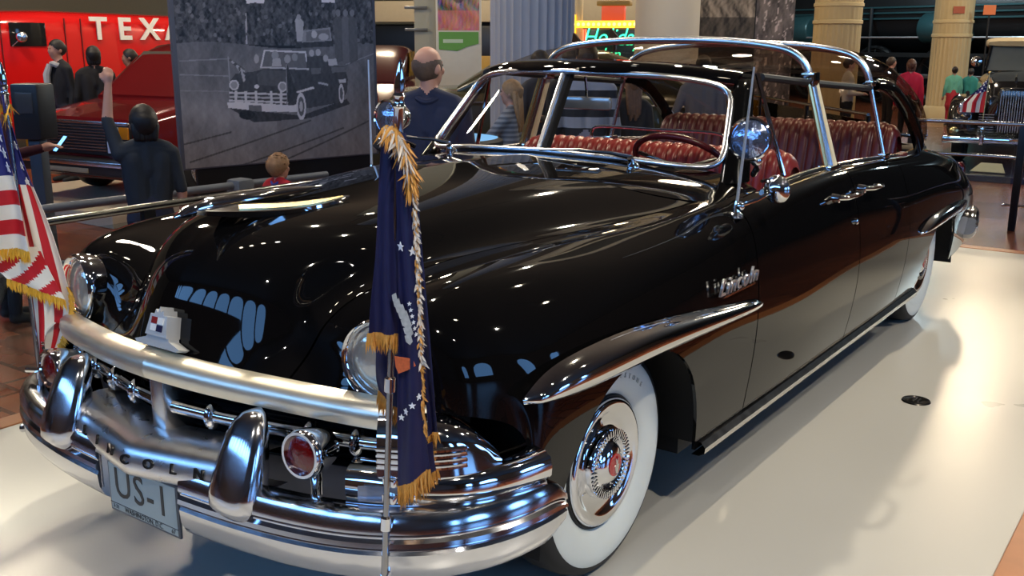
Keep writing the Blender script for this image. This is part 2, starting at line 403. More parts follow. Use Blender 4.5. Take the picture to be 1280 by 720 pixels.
# ---------------------------------------------------------------- chrome brows over the arches
def brow(pts_top, pts_bot, bulge, name='wing_brow'):
    T = curve(pts_top, 40); Bt = curve(pts_bot, 40); n = 40
    prof = [(0, 0), (.12, .55), (.32, .92), (.5, 1.), (.7, .88), (.88, .5), (1, 0)]
    P = np.array([[T[i]+(Bt[i]-T[i])*t+np.array((bulge*sin(pi*min(1, i/(n-1)*1.0+.0)**.6)**.5*h, 0, 0)) for t, h in prof] for i in range(n)])
    for sx in (1, -1):
        mb = MB(); mb.grid(P*np.array((sx, 1, 1)), flip=sx < 0); mb.build(name, chrome, limo, True, 60)
brow([(.945, -.605, .778), (.955, -.52, .826), (.965, -.34, .850), (.97, -.06, .846), (.972, .30, .810), (.976, .62, .772), (.978, .83, .742), (.978, .85, .730)],
     [(.945, -.600, .762), (.955, -.50, .744), (.965, -.34, .734), (.97, -.06, .730), (.972, .30, .722), (.976, .62, .712), (.978, .83, .712), (.978, .85, .722)], .062)
brow([(.975, 3.08, .65), (.98, 3.2, .69), (.98, 3.5, .715), (.975, 3.9, .715), (.965, 4.15, .70), (.955, 4.3, .68)],
     [(.975, 3.08, .635), (.98, 3.2, .63), (.98, 3.5, .63), (.975, 3.9, .625), (.965, 4.15, .62), (.955, 4.3, .66)], .05)
# side script, individual chrome letters on a base rule
Ms = Matrix(((0, 0, 1, .986), (1, 0, 0, .62), (0, 1, 0, .850), (0, 0, 0, 1)))
text_obj('side_script', 'Lincoln', .082, Ms, mat('script_chrome', (.80, .80, .82), .28, .9), limo, .004, 1.25, font_shear=.35, spacing=1.08, bold=.0)
mb = MB(); mb.box((.982, .49, .815), (.990, .76, .821)); mb.build('script_rule', chrome, limo, False)

# ---------------------------------------------------------------- headlamps
hx, hy, hz = .650, -.803, .873
for sx in (1, -1):
    M = basis((sx*.16, -1, .05), (0, 0, 1), (sx*hx, hy, hz))
    mb = MB(); mb.lathe([(.103, -.05), (.108, -.012), (.107, .012), (.101, .020), (.094, .016), (.088, .002), (.086, -.004)], M, 48)
    bz = mb.build('headlamp_bezel', chrome, limo)
    mb = MB(); mb.lathe([(.087, -.002), (.07, .012), (.045, .020), (.02, .0235), (0, .024)], M, 40); mb.build('headlamp_lens', mat('headlamp_lens', (.55, .53, .47), .06, .6, .04, 70, bump=.1), bz)

# ---------------------------------------------------------------- grille
def along(x, pts):  # interpolate a plan curve
    xs = [p[0] for p in pts]; return [float(np.interp(abs(x), xs, [p[k] for p in pts])) for k in (1, 2)]
HD = [(0, -1.0, .785), (.2, -.972, .775), (.4, -.925, .764), (.6, -.868, .752), (.72, -.815, .742), (.79, -.76, .735)]
for sx in (1, -1):
    hdp = curve([(x, y, z) for x, y, z in HD], 28); prof = [(.03, .040), (-.008, .038), (-.030, .022), (-.036, -.002), (-.028, -.026), (-.008, -.034), (.03, -.034)]
    P = []
    for i, p in enumerate(hdp):
        k = 1 if i < 25 else (1, .9, .72, .4)[i-24]
        P.append([(sx*p[0], p[1]+dy*k, p[2]+dz*k) for dy, dz in prof])
    mb = MB(); mb.grid(P, flip=sx > 0)
    mb.f.append(tuple(27*7+j for j in range(7))); mb.m.append(0)
    mb.build('grille_header', nickel, limo, recalc=True)
for sx in (1, -1):
    pts = [(sx*x, along(x, HD)[0]+.035, .665-.012*x) for x in np.linspace(.0, .74, 14)]
    mb = MB(); mb.tube(pts, .020, 12); mb.build('grille_bar', chrome, limo)
    for x in (.17, .32, .47, .60, .70):
        y, z = along(x, HD); mb = MB(); mb.ball((sx*x, y+.03, .665-.012*x), (.014, .030, .038), 14, 10); mb.build('grille_spacer', chrome, limo)
    for k in range(6):
        zz = .735-k*.034
        pts = [(sx*x, along(x, HD)[0]+.10, zz-.012*x) for x in np.linspace(.0, .76, 10)]
        P = np.array([[(p[0], p[1]+dy, p[2]+dz) for dy, dz in ((.03, .004), (-.008, .003), (-.012, 0), (-.008, -.004), (.03, -.004))] for p in pts])
        mb = MB(); mb.grid(P, flip=sx > 0); mb.build('grille_slat', mat('dark_slat', (.02, .02, .024), .2, .6, .05), limo)
mb = MB(); P = [[(x, along(x, HD)[0]+.16, z) for x in np.linspace(-.78, .78, 21)] for z in (.50, .77)]; mb.grid(P, flip=True); mb.build('grille_backing', flatblack, limo)
mb = MB(); mb.box((-.030, -1.0, .57), (.030, -.90, .765), bev=.012); mb.build('grille_post', chrome_soft, limo)
# apron below the grille
P = [[(x, along(x, HD)[0]+.08+dy, z) for x in np.linspace(-.80, .80, 25)] for dy, z in ((.0, .56), (.02, .45), (.10, .36))]
mb = MB(); mb.grid(P, flip=True); mb.build('front_apron', mat('apron_grey', (.10, .10, .125), .35, .3, .1), limo)

# corner lamp housings
for sx in (1, -1):
    mb = MB(); P = []
    path = curve([(.70, -.865), (.78, -.825), (.845, -.765), (.875, -.70), (.885, -.66)], 12)
    for i, (x, y) in enumerate(path):
        t = i/11; k = 1-.62*t**3
        nx, ny = .55+.35*t, -.8+.5*t
        sec = [(-.05, .765), (.006, .757), (.028, .738), (.038, .715), (.041, .70), (.048, .640), (.050, .625), (.0, .61)]
        P.append([(sx*(x+nx*o*1.1), y+ny*o*1.1, .61+(z-.61)*(k if z > .64 else 1)) for o, z in sec])
    mb.grid(P, flip=sx > 0); h = mb.build('corner_lamp', chrome, limo, True, 50)
    for r in range(4):
        pts = [(sx*(x+(.55+.35*i/11)*.052), y+(-.8+.5*i/11)*.052, .648+r*.015) for i, (x, y) in enumerate(path[:8])]
        mb = MB(); mb.tube(pts, .0055, 6); mb.build('lamp_rib', chrome, h)
    path = curve([(.64, -.915), (.76, -.872), (.86, -.80), (.925, -.70), (.955, -.60), (.965, -.54)], 18)
    P = []
    for i, (x, y) in enumerate(path):
        t = i/17; nx, ny = .45+.55*t, -.85+.75*t; k = 1-.5*max(0, t-.8)/.2
        P.append([(sx*(x+nx*o), y+ny*o, z) for o, z in ((-.06, .632*1), (.004, .628), (.024, .614), (.030, .59), (.028, .565), (.014, .548), (-.06, .545))])
    mb = MB(); mb.grid(P, flip=sx > 0); mb.build('corner_trim', chrome, limo, True, 50)
    mb = MB(); mb.box((-.05, -.020, -.004), (.05, .020, .004), basis((sx*.52, -.84, 0), (0, 0, 1), (sx*.742, -.918, .585)), bev=.003); mb.build('corner_trim_inset', mat('grey_lens', (.25, .27, .33), .2, .3), limo)

# ---------------------------------------------------------------- front bumper
BP = [(.185, -1.075), (.35, -1.07), (.55, -1.045), (.72, -.995), (.86, -.905), (.955, -.77), (.995, -.62), (1.0, -.49)]
def bumper_wing(sx, BP, yflip=1, y0=0, zoff=0):
    path = curve(BP, 44); prof = [(-.07, .545), (-.03, .552), (-.005, .545), (.008, .525), (.010, .502), (.003, .492), (.003, .488), (.012, .480), (.014, .468), (.006, .460), (.004, .456), (.010, .448), (.006, .41), (-.010, .378), (-.03, .362), (-.07, .358)]
    P = []
    for i in range(44):
        a = path[max(0, i-1)]; b = path[min(43, i+1)]; t = b-a; t /= np.linalg.norm(t); n = np.array((t[1], -t[0])) * yflip
        k = 1. if i < 40 else (1, .93, .82, .6)[i-40]; zc = .455
        zd = .012*sin(pi*i/43)
        P.append([(sx*(path[i][0]+n[0]*o), y0+path[i][1]*1.0+n[1]*o, zc+zd+zoff+(z-zc)*k) for o, z in prof])
    mb = MB(); mb.grid(P, flip=(sx > 0) == (yflip > 0)); n = len(prof)
    for base in (0, 43*n): mb.f.append(tuple(base+j for j in range(n))); mb.m.append(0)
    return mb.build('bumper_wing', bumper_m, limo, True, 35, recalc=True)
for sx in (1, -1):
    bw = bumper_wing(sx, BP)
    for x, y in ((.80, -.965),):
        mb = MB(); mb.lathe([(.013, -.02), (.013, .006), (.008, .011), (0, .012)], basis((sx*.45, -.85, 0), (0, 0, 1), (sx*x, y, .405)), 20); mb.build('bumper_bolt', chrome, bw)
# centre V section with the embossed name
P = []
for x in np.linspace(-.385, .385, 41):
    s = abs(x)/.385; yb = -1.105+.07*s**1.1; zd = .012*s
    P.append([(x, yb+dy, z+zd) for dy, z in ((.17, .598), (.10, .606), (.05, .602), (.022, .592), (.008, .582), (-.002, .560), (-.008, .536), (-.006, .512), (.006, .502), (.08, .498), (.15, .495))])
mb = MB(); mb.grid(P, flip=True); vb_ = mb.build('bumper_centre', mat('brushed_chrome', (.80, .79, .80), .30, 1, .08, 30, rvar=.08), limo, True, 50)
for i, ch in enumerate('LINCOLN'):
    x = -.255+i*.085; s = abs(x)/.385; sg = 1 if x >= 0 else -1
    Ml = basis((sg*.18, -1, .22), (0, 0, 1), (x, -1.1085+.07*s**1.1-.003, .552+.012*s))
    text_obj('name_letter', ch, .036, Ml, mat('black_enamel', (.01, .01, .011), .25), vb_, .003, 1.25, bold=.001)
# guards
for sx in (1, -1):
    P = []
    zs = [.462, .468, .485, .515, .55, .60, .645, .685, .715, .733, .740]; wd = [.03, .056, .070, .078, .080, .076, .070, .062, .050, .032, .010]; dp = [.03, .07, .10, .125, .125, .11, .095, .08, .062, .045, .03]
    for z, ww, d in zip(zs, wd, dp):
        yb = -.958+ (z-.55)*.10
        P.append([(sx*.385+ww*1.0*np.sign(cos(t))*abs(cos(t))**.75, yb-d*.55+ .5*d*(-sin(t))*abs(sin(t))**-.0-.02, z) for t in np.linspace(0, 2*pi, 24, endpoint=False)])
    mb = MB(); mb.grid(P, cv=True, flip=False); mb.f += [tuple(range(24)), tuple(10*24+j for j in range(24))]; mb.m += [0, 0]
    mb.build('bumper_guard', bumper_m, limo, True, 60, recalc=True)
# red auxiliary lamps
for sx in (1, -1):
    M = basis((sx*.06, -1, .06), (0, 0, 1), (sx*.555, -.985, .663))
    mb = MB(); mb.lathe([(.02, -.10), (.045, -.085), (.058, -.045), (.062, -.012), (.063, .002), (.058, .010), (.051, .010), (.048, .002)], M, 40)
    lp = mb.build('red_lamp', chrome, limo)
    mb = MB(); mb.lathe([(.049, .002), (.035, .009), (.018, .012), (0, .013)], M, 32); mb.build('red_lamp_lens', redlens, lp)
    mb = MB(); mb.tube([(sx*.555, -.94, .61), (sx*.555, -.94, .545)], .016, 12); mb.build('lamp_stem', chrome, lp)
# number plate
pl = MB(); Mp = basis((0, -1, 0), (0, 0, 1), (0, -1.066, .424)); pl.box((-.158, -.078, -.006), (.158, .078, .002), Mp, .004); plate = pl.build('number_plate', mat('plate_frame', (.10, .11, .13), .3, .6), limo)
mb = MB(); mb.box((-.150, -.070, .0021), (.150, .070, .0034), Mp); mb.build('plate_face', mat('plate_green', (.34, .40, .40), .4, 0, .04), plate, False)
mb = MB()
for a, b in (((-.154, -.052), (.154, -.050)),): mb.box((a[0], a[1], .0034), (b[0], b[1], .0040), Mp)
dark_ink = mat('dark_ink', (.012, .014, .018), .4)
mb.build('plate_rule', dark_ink, plate, False)
text_obj('plate_number', 'US-1', .125, Mp @ Matrix.Translation((-.004, .012, .0044)), dark_ink, plate, .0006, .92, spacing=1.12)
text_obj('plate_text', 'WASHINGTON, D.C.', .021, Mp @ Matrix.Translation((0, -.061, .0044)), dark_ink, plate, .0004, .9)
text_obj('plate_text', '3-31', .016, Mp @ Matrix.Translation((-.128, -.061, .0044)), dark_ink, plate, .0004)
text_obj('plate_text', '67', .018, Mp @ Matrix.Translation((.132, -.061, .0044)), dark_ink, plate, .0004)
for sx in (-1, 1):
    for z in (-.066, .066): pass
mb = MB(); mb.box((-.165, -.006, .0), (.165, .10, .006), basis((0, -1, 0), (0, 0, 1), (0, -1.055, .40)), .003); mb.build('plate_bracket', bumper_m, plate)

# ---------------------------------------------------------------- bonnet crest and ornament
cr = MB(); Mc = basis((0, -1, .30), (0, 0, 1), (0, -.962, .872))
cr.prism([(-.085, -.042), (.085, -.042), (.098, -.034), (.05, -.020), (.044, -.004), (-.044, -.004), (-.05, -.020), (-.098, -.034)], -.02, .014, Mc)
cr.prism([(-.046, -.012), (.046, -.012), (.040, .02), (.036, .046), (.020, .046), (.016, .060), (.006, .052), (0, .068), (-.006, .052), (-.016, .060), (-.020, .046), (-.036, .046), (-.040, .02)], -.03, .022, Mc)
crest = cr.build('bonnet_crest', mat('crest_silver', (.82, .82, .80), .26, .55), limo, False)
for i, (x, y, c) in enumerate(((-.013, .030, 'r'), (.013, .030, 'w'), (-.013, .010, 'w'), (.013, .010, 'b'))):
    mb = MB(); mb.box((x-.012, y-.009, .022), (x+.012, y+.009, .0245), Mc)
    mb.build('crest_enamel', {'r': mat('crest_red', (.25, .02, .02), .2), 'w': mat('crest_white', (.8, .8, .78), .2), 'b': mat('crest_blue', (.02, .02, .06), .2)}[c], crest, False)
# ornament: slim fuselage with swept wings
om = MB(); om.tube([(0, -.90, 1.178), (0, -.86, 1.188), (0, -.78, 1.196), (0, -.66, 1.196), (0, -.5, 1.198), (0, -.36, 1.198)], [.004, .016, .022, .024, .020, .006], 14)
orn = om.build('bonnet_ornament', chrome, limo)
for sx in (1, -1):
    top = curve([(sx*.005, -.86, 1.192), (sx*.07, -.74, 1.180), (sx*.125, -.58, 1.172), (sx*.14, -.44, 1.178), (sx*.135, -.37, 1.186)], 16)
    inn = curve([(sx*.0, -.84, 1.196), (sx*.03, -.70, 1.194), (sx*.075, -.56, 1.186), (sx*.11, -.45, 1.186), (sx*.13, -.37, 1.188)], 16)
    lo = curve([(sx*.005, -.85, 1.180), (sx*.07, -.72, 1.160), (sx*.125, -.57, 1.152), (sx*.145, -.44, 1.165), (sx*.136, -.372, 1.182)], 16)
    mb = MB(); mb.grid(np.array([inn, top, lo]).transpose(1, 0, 2), cv=True, flip=sx > 0); wg = mb.build('ornament_wing', chrome, orn, True, 50, recalc=True)
    mb = MB(); g1 = inn[4:15]*.25+top[4:15]*.75+np.array((0, 0, .003)); g2 = inn[4:15]*.75+top[4:15]*.25+np.array((0, 0, .003)); mb.grid(np.array([g1, g2]).transpose(1, 0, 2), flip=sx < 0); mb.build('gold_inlay', goldtrim, wg, True, 180, .002)

# ---------------------------------------------------------------- windscreen
WB = [(-.735, 1.033, 1.150), (-.42, .905, 1.192), (0, .85, 1.208), (.42, .905, 1.192), (.735, 1.033, 1.150)]
WT = [(-.640, 1.32, 1.478), (-.36, 1.13, 1.512), (0, 1.04, 1.522), (.36, 1.13, 1.512), (.640, 1.32, 1.478)]
wbp, wtp = curve(WB, 41), curve(WT, 41)
def WS(s, t, off=0.):   # s -1..1 across, t 0..1 up
    i = (s+1)*20; i0 = min(int(i), 39); fr = i-i0
    b = wbp[i0]*(1-fr)+wbp[i0+1]*fr; tp = wtp[i0]*(1-fr)+wtp[i0+1]*fr
    p = b+(tp-b)*t; p = p+np.array((0, off*-.9, off*.35)); return p
mb = MB(); mb.grid([[WS(s, t) for s in np.linspace(-.97, .97, 30)] for t in np.linspace(.02, .98, 8)], flip=True); mb.build('windscreen', glass, limo, True, 180)
def rr(n=120, rc=.16, asp=2.6):   # rounded rectangle in (s,t)
    out = []
    for a in np.linspace(0, 2*pi, n, endpoint=False):
        c, s_ = cos(a), sin(a); ex = .22
        out.append((np.sign(c)*abs(c)**ex, .5+.5*np.sign(s_)*abs(s_)**(ex*1.5)))
    return out
ring = [WS(s*.985, .005+t*.985, .012) for s, t in rr(160)]
mb = MB(); mb.tube(ring, .0125, 10, closed=True); mb.build('windscreen_frame', satin, limo)
mb = MB(); mb.tube([WS(0, t, .004) for t in np.linspace(0, 1, 8)], .012, 8, flat=1.2); wd_ = mb.build('windscreen_divider', satin, limo)
mb = MB(); mb.grid([[WS(0, t)+np.array((dx, dy, 0)) for dx, dy in ((-.028, .03), (-.022, .012), (.022, .012), (.028, .03))] for t in np.linspace(0, 1, 6)]); mb.build('divider_lining', flatblack, limo, thick=.006)
# black header and pillars behind the frame
P = []
for s in np.linspace(-1, 1, 41):
    p = WS(s*1.0, 1.0); sg = 1
    P.append([p+np.array(d) for d in ((0, -.012, .002), (0, .0, .030), (0, .05, .046), (0, .14, .050), (0, .16, .036), (0, .14, .012), (0, .03, -.012))])
mb = MB(); mb.grid(P, cv=True, flip=True); n = 7
mb.f += [tuple(range(n)), tuple(40*n+j for j in range(n))]; mb.m += [0, 0]; mb.build('windscreen_header', black, limo, True, 50, recalc=True)
for sx in (1, -1):
    P = []
    for t in np.linspace(-.08, 1.06, 10):
        p = WS(sx*1.0, t); k = 1.25-.35*t
        P.append([p+np.array((sx*dx*k, dy*k, 0)) for dx, dy in ((-.012, -.008), (.012, -.012), (.036, .012), (.050, .055), (.040, .095), (.016, .095), (-.004, .04))])
    mb = MB(); mb.grid(P, cv=True); mb.f += [tuple(range(7)), tuple(9*7+j for j in range(7))]; mb.m += [0, 0]; mb.build('windscreen_pillar', mat('satin_black', (.003, .003, .003), .10), limo, True, 60, recalc=True)
# wipers
for sx in (1, -1):
    px_, py_, pz_ = sx*.444, .835, 1.172
    mb = MB(); mb.lathe([(.026, -.01), (.026, .012), (.018, .024), (.012, .034), (.012, .05), (0, .054)], basis((0, -.5, 1), (0, 1, 0), (px_, py_, pz_)), 18)
    wp = mb.build('wiper_pivot', chrome, limo)
    mb = MB(); mb.tube([(px_, py_-.015, pz_+.045), (px_-.10, py_-.01, pz_+.056), (px_-.22, py_-.03, pz_+.058)], [.010, .007, .005], 8); mb.build('wiper_arm', chrome, wp)
    mb = MB(); mb.tube([(px_-.06, py_-.005, pz_+.05), (px_-.22, py_-.03, pz_+.062), (px_-.40, py_-.045, pz_+.052)], .0048, 6); mb.build('wiper_blade', mat('wiper_steel', (.35, .34, .33), .25, .9), wp)
# mirror inside
mb = MB(); mb.tube([(.06, 1.10, 1.50), (.055, 1.12, 1.45), (.05, 1.13, 1.41)], .006, 8); rm = mb.build('mirror_stem', chrome, limo)
mb = MB(); mb.box((-.07, 1.115, 1.365), (.17, 1.145, 1.418), bev=.02); mb.build('interior_mirror', mat('mirror_back', (.42, .43, .44), .2, .6), rm)
# vent windows + frames
for sx in (1, -1):
    a = np.array((sx*.80, 1.24, 1.11)); b = np.array((sx*.675, 1.43, 1.52)); c = np.array((sx*.80, 1.47, 1.11))
    mb = MB(); mb.tube([b, c], .010, 8); mb.tube([a, c], .007, 8); vf = mb.build('vent_frame', chrome, limo)
    mb = MB(); mb.add([a, b, c], [(0, 1, 2)]); mb.build('vent_pane', ventglass, vf, False)
# belt mouldings
for sx in (1, -1):
    pts = []
    for y in np.linspace(1.1, 3.6, 26):
        p = S(uy(y), VK[4]+.035)[0]; pts.append((sx*p[0], p[1], p[2]+.004))
    mb = MB(); mb.tube(pts, .010, 8); mb.build('belt_moulding', chrome_soft, limo)

# ---------------------------------------------------------------- bubble top
def hoop(y, pts, r, n=60):
    full = [(x, y, z) for x, z in pts]; full = full+[(-x, yy, z) for x, yy, z in full[::-1][1:]]
    return curve(full, n)
h1 = hoop(1.96, [(.712, 1.47), (.69, 1.535), (.63, 1.592), (.53, 1.622), (.3, 1.645), (0, 1.652)], .018)
h2 = hoop(2.82, [(.725, 1.43), (.70, 1.50), (.645, 1.562), (.54, 1.600), (.3, 1.628), (0, 1.635)], .018)
for hp in (h1, h2):
    mb = MB(); mb.tube(hp, .019, 12, flat=.75); hb = mb.build('roof_bow', satin, limo)
for sx in (1, -1):
    a = np.array((sx*.835, 1.955, 1.09)); b = np.array((sx*.712, 1.96, 1.49))
    for k, (dy, rad, m_, nm) in enumerate(((-.045, .012, goldtrim, 'pillar_strip'), (-.012, .020, satin, 'centre_pillar'), (.032, .022, mat('cream_enamel', (.72, .62, .40), .35), 'pillar_strip'))):
        mb = MB(); mb.tube([a+np.array((0, dy*1.15, 0)), b+np.array((0, dy*.75, 0))], rad, 8); mb.build(nm, m_, limo)
    mb = MB(); mb.box((sx*.712-.03, 1.915, 1.45), (sx*.712+.03, 2.005, 1.515), bev=.010); mb.build('bow_socket', chrome, limo)
    mb = MB(); mb.box((sx*.83-.035, 1.89, 1.085), (sx*.83+.03, 2.06, 1.11), bev=.010); mb.build('pillar_foot', chrome, limo)
    mb = MB(); mb.tube([(sx*.82, 2.84, 1.06), (sx*.725, 2.82, 1.43)], .012, 10); mb.build('rear_post', satin, limo)
    mb = MB(); mb.box((sx*.82-.02, 2.80, 1.055), (sx*.82+.02, 2.90, 1.085), bev=.008); mb.build('pillar_foot', chrome, limo)
    mb = MB(); mb.box((sx*.735-.02, 2.76, 1.425), (sx*.735+.02, 2.84, 1.455), bev=.006); mb.build('bow_socket', chrome, limo)
    pts = [(sx*.69, 1.44, 1.505), (sx*.712, 1.96, 1.468), (sx*.73, 2.80, 1.415)]
    mb = MB(); mb.tube(curve(pts, 14), .016, 8); mb.build('side_rail', flatblack, limo)
# three roof sheets between the bows, then the tail bubble
def sheet(rows, nm='roof_panel', m=None):
    mb = MB(); mb.grid(rows, flip=True); return mb.build(nm, m or plexi, limo, True, 180)
def arc(y, hw, zs, zt, n=40, p=.55, zb=None):
    out = []
    for t in np.linspace(0, pi, n): out.append((hw*np.sign(cos(t))*abs(cos(t))**p, y, zs+(zt-zs)*sin(t)**.62))
    return out
n = len(h1)
hdr = []
for i in range(n):
    x = h1[i][0]*.93; t = abs(x)/.66; hdr.append((x, 1.19+.28*t**2, 1.565-.042*t**2))
rows = [np.array(hdr)*(1-k)+h1*k+np.array((0, 0, .018*sin(pi*k))) for k in np.linspace(0, 1, 8)]
sheet(rows)
sheet([h1*(1-k)+h2*k+np.array((0, 0, .012*sin(pi*k))) for k in np.linspace(0, 1, 6)])
rows = [h2]
for y, hw, zs, zt in ((3.1, .745, 1.36, 1.625), (3.4, .755, 1.26, 1.595), (3.7, .755, 1.13, 1.54), (4.0, .735, 1.06, 1.45), (4.25, .69, 1.04, 1.32), (4.42, .63, 1.03, 1.18), (4.52, .58, 1.02, 1.045)):
    rows.append(np.array(arc(y, hw, zs, zt, n)))
Rw = np.array(rows); tq = np.linspace(0, len(rows)-1, 26); Wt = spl(np.arange(len(rows)), tq)
tail = sheet(np.einsum('ni,ijk->njk', Wt, Rw), 'tail_bubble', plexi_tail)
mb = MB(); mb.tube([Rw[-1][i] for i in range(n)], .012, 8); mb.build('bubble_seal', chrome, tail)
# black quarter frames
for sx in (1, -1):
    P = []
    cen = curve([(.735, 2.86, 1.425), (.755, 3.10, 1.395), (.775, 3.36, 1.28), (.79, 3.56, 1.14), (.80, 3.62, 1.05)], 16)
    for i, p in enumerate(cen):
        a = cen[max(0, i-1)]; b = cen[min(15, i+1)]; t = b-a; nn = np.array((0, t[2], -t[1])); nn /= np.linalg.norm(nn); wdt = .022+.032*i/15
        P.append([p*np.array((sx, 1, 1))+np.array((sx*dx, 0, 0))+nn*o*wdt for dx, o in ((.012, -1), (.026, -.6), (.028, .5), (.012, 1), (-.012, 1), (-.012, -1))])
    mb = MB(); mb.grid(P, cv=True, flip=sx < 0); mb.build('quarter_frame', black, limo, True, 50, recalc=True)
    mb = MB(); mb.tube([p*np.array((sx, 1, 1))+np.array((sx*.012, .01, .03)) for p in cen], .007, 6); mb.build('quarter_seal', chrome_soft, limo)
# small fins on the first bow
for x in (-.52, -.30):
    j = int(np.argmin(np.abs(h1[:, 0]-x))); p = h1[j]
    mb = MB(); mb.prism([(-.035, -.005), (.045, -.005), (.02, .022), (-.02, .062), (-.024, .062)], -.006, .006, basis((0, -1, 0), (0, 0, 1), p)); mb.build('bow_fin', chrome, limo, False)
    mb = MB(); mb.tube([p, p-np.array((0, 0, .05))], .010, 8); mb.build('bow_stud', chrome, limo)

# ---------------------------------------------------------------- seats: pleated leather
def bench(name, y, hw, z0, z1, npl, m, depth=.22, rake=.10):
    t = empty_part = None
    nx = npl*8+1; xs = np.linspace(-hw, hw, nx); prof = curve([(0, z0), (rake*.5, (z0+z1)/2), (rake, z1-.06), (rake+.05, z1), (rake+.13, z1-.02), (rake+.16, z1-.12)], 16)
    P = []
    for x in xs:
        ph = (x+hw)/(2*hw)*npl; b = abs(sin(pi*ph))**.5*.018; ends = min(1, (hw-abs(x))/.10); drop = (1-sqrt(max(0, 1-(1-ends)**2)))*.09
        P.append([(x, y+dy-b*(1 if k < 10 else .3), z-drop*(k/15)+b*.6*(k >= 7)) for k, (dy, z) in enumerate(prof)])
    mb = MB(); mb.grid(P, flip=False); back = mb.build(name, m, limo, True, 180)
    mb = MB(); P = []
    for x in xs:
        ph = (x+hw)/(2*hw)*npl; b = abs(sin(pi*ph))**.5*.014
        P.append([(x, y-.52, z0-.16), (x, y-.54, z0-.05+b), (x, y-.46, z0+.0+b), (x, y-.25, z0+.01+b), (x, y+.02, z0-.01)])
    mb.grid(P, flip=True); mb.build('seat_cushion', m, back, True, 180)
    mb = MB(); mb.box((-hw+.02, y+rake+.02, z0-.3), (hw-.02, y+rake+.15, z1-.06), bev=.03); mb.build('seat_shell', leather2, back)
bench('front_seat', 1.66, .72, .62, 1.165, 26, leather)
bench('rear_seat', 3.20, .74, .60, 1.19, 24, leather2, rake=.14)
# grab rail on the seat back
mb = MB(); mb.tube(curve([(-.36, 1.86, 1.12), (-.36, 1.86, 1.205), (-.33, 1.86, 1.225), (0, 1.86, 1.228), (.33, 1.86, 1.225), (.36, 1.86, 1.205), (.36, 1.86, 1.12)], 40), .008, 8); mb.build('grab_rail', chrome, limo)
# steering wheel
Mw = basis((0, .62, .78), (0, 0, 1), (.40, 1.36, 1.135)); maroon = mat('maroon_bakelite', (.10, .012, .016), .25)
mb = MB(); mb.tube([tuple(Mw @ Vector((.215*cos(a), .215*sin(a), 0))) for a in np.linspace(0, 2*pi, 48, endpoint=False)], .014, 10, closed=True); sw = mb.build('steering_wheel', maroon, limo)
for a in (pi/2+pi, pi*.12, pi*.88):
    mb = MB(); mb.tube([tuple(Mw @ Vector((.2*cos(a), .2*sin(a), 0))), tuple(Mw @ Vector((0, 0, -.02)))], .009, 8); mb.build('wheel_spoke', chrome, sw)
mb = MB(); mb.tube([tuple(Mw @ Vector((0, 0, .0))), tuple(Mw @ Vector((0, 0, -.4)))], .022, 12); mb.build('steering_column', maroon, sw)

# ---------------------------------------------------------------- spotlight, door mirror, aerials, handles
for sx in (1, -1):
    Ml = basis((sx*.15, -1, .10), (0, 0, 1), (sx*.88, .90, 1.305))
    mb = MB(); mb.lathe([(.0, -.13), (.03, -.125), (.055, -.10), (.072, -.05), (.078, -.01), (.080, .006), (.074, .014), (.068, .010)], Ml, 36); sp = mb.build('spotlight', chrome, limo)
    mb = MB(); mb.lathe([(.069, .008), (.05, .020), (.025, .026), (0, .028)], Ml, 32); mb.build('spotlight_lens', lensglass, sp)
    mb = MB(); mb.tube([(sx*.88, .95, 1.24), (sx*.885, .98, 1.20), (sx*.84, 1.05, 1.16)], .012, 8); mb.ball((sx*.885, .955, 1.225), .022, 14, 8); mb.build('spotlight_bracket', chrome, sp)
Mm = basis((.25, .95, .1), (0, 0, 1), (1.0, .88, 1.137)); mb = MB(); mb.lathe([(0, -.040), (.025, -.036), (.045, -.018), (.052, .0), (.050, .008), (.042, .010), (0, .010)], Mm, 32); dm = mb.build('door_mirror', chrome, limo)
mb = MB(); mb.tube([(.985, .87, 1.13), (.96, .80, 1.105), (.925, .74, 1.09)], .007, 8); mb.ball((.925, .74, 1.088), .016, 12, 8); mb.build('mirror_arm', chrome, dm)
for sx in (1, -1):
    mb = MB(); mb.lathe([(.030, 0), (.026, .012), (.014, .022), (.010, .045), (.006, .06)], Matrix.Translation((sx*.885, .80, 1.035)), 18)
    ab = mb.build('aerial_base', chrome, limo)
    mb = MB(); mb.tube([(sx*.885, .80, 1.07), (sx*.90, .815, 1.35), (sx*.91, .825, 1.56)], [.006, .005, .0035], 6); mb.build('aerial_mast', mat('aerial_steel', (.72, .78, .86), .3, .7), ab)
    for d, (y0, y1) in zip(doors if sx > 0 else [None, None], ((1.70, 1.92), (2.06, 2.24))):
        mb = MB(); mb.tube([(sx*.955, y0, 1.0), (sx*.992, y0+.02, 1.004), (sx*1.0, (y0+y1)/2, 1.004), (sx*.992, y1-.02, 1.0), (sx*.957, y1, .996)], [.012, .015, .014, .015, .012], 10, flat=.8)
        mb.lathe([(.02, -.02), (.018, .012), (.012, .016)], basis((sx, 0, 0), (0, 0, 1), (sx*.955, y0, 1.0)), 16)
        mb.build('door_handle', chrome, d or limo)
    mb = MB(); mb.lathe([(.014, -.01), (.014, .004), (.008, .008), (0, .008)], basis((sx, 0, 0), (0, 0, 1), (sx*.976, 1.94, .87)), 16); mb.build('door_lock', chrome, limo)
# tail lamps, rear bumper
for sx in (1, -1):
    mb = MB(); mb.ball((sx*.80, 4.78, .80), (.035, .05, .06), 16, 10); mb.build('tail_lamp', redlens, limo)
    bumper_wing(sx, [(.0, 5.06), (.3, 5.05), (.6, 5.0), (.82, 4.9), (.94, 4.74), (.985, 4.58), (.99, 4.48)], -1, 0, .02)
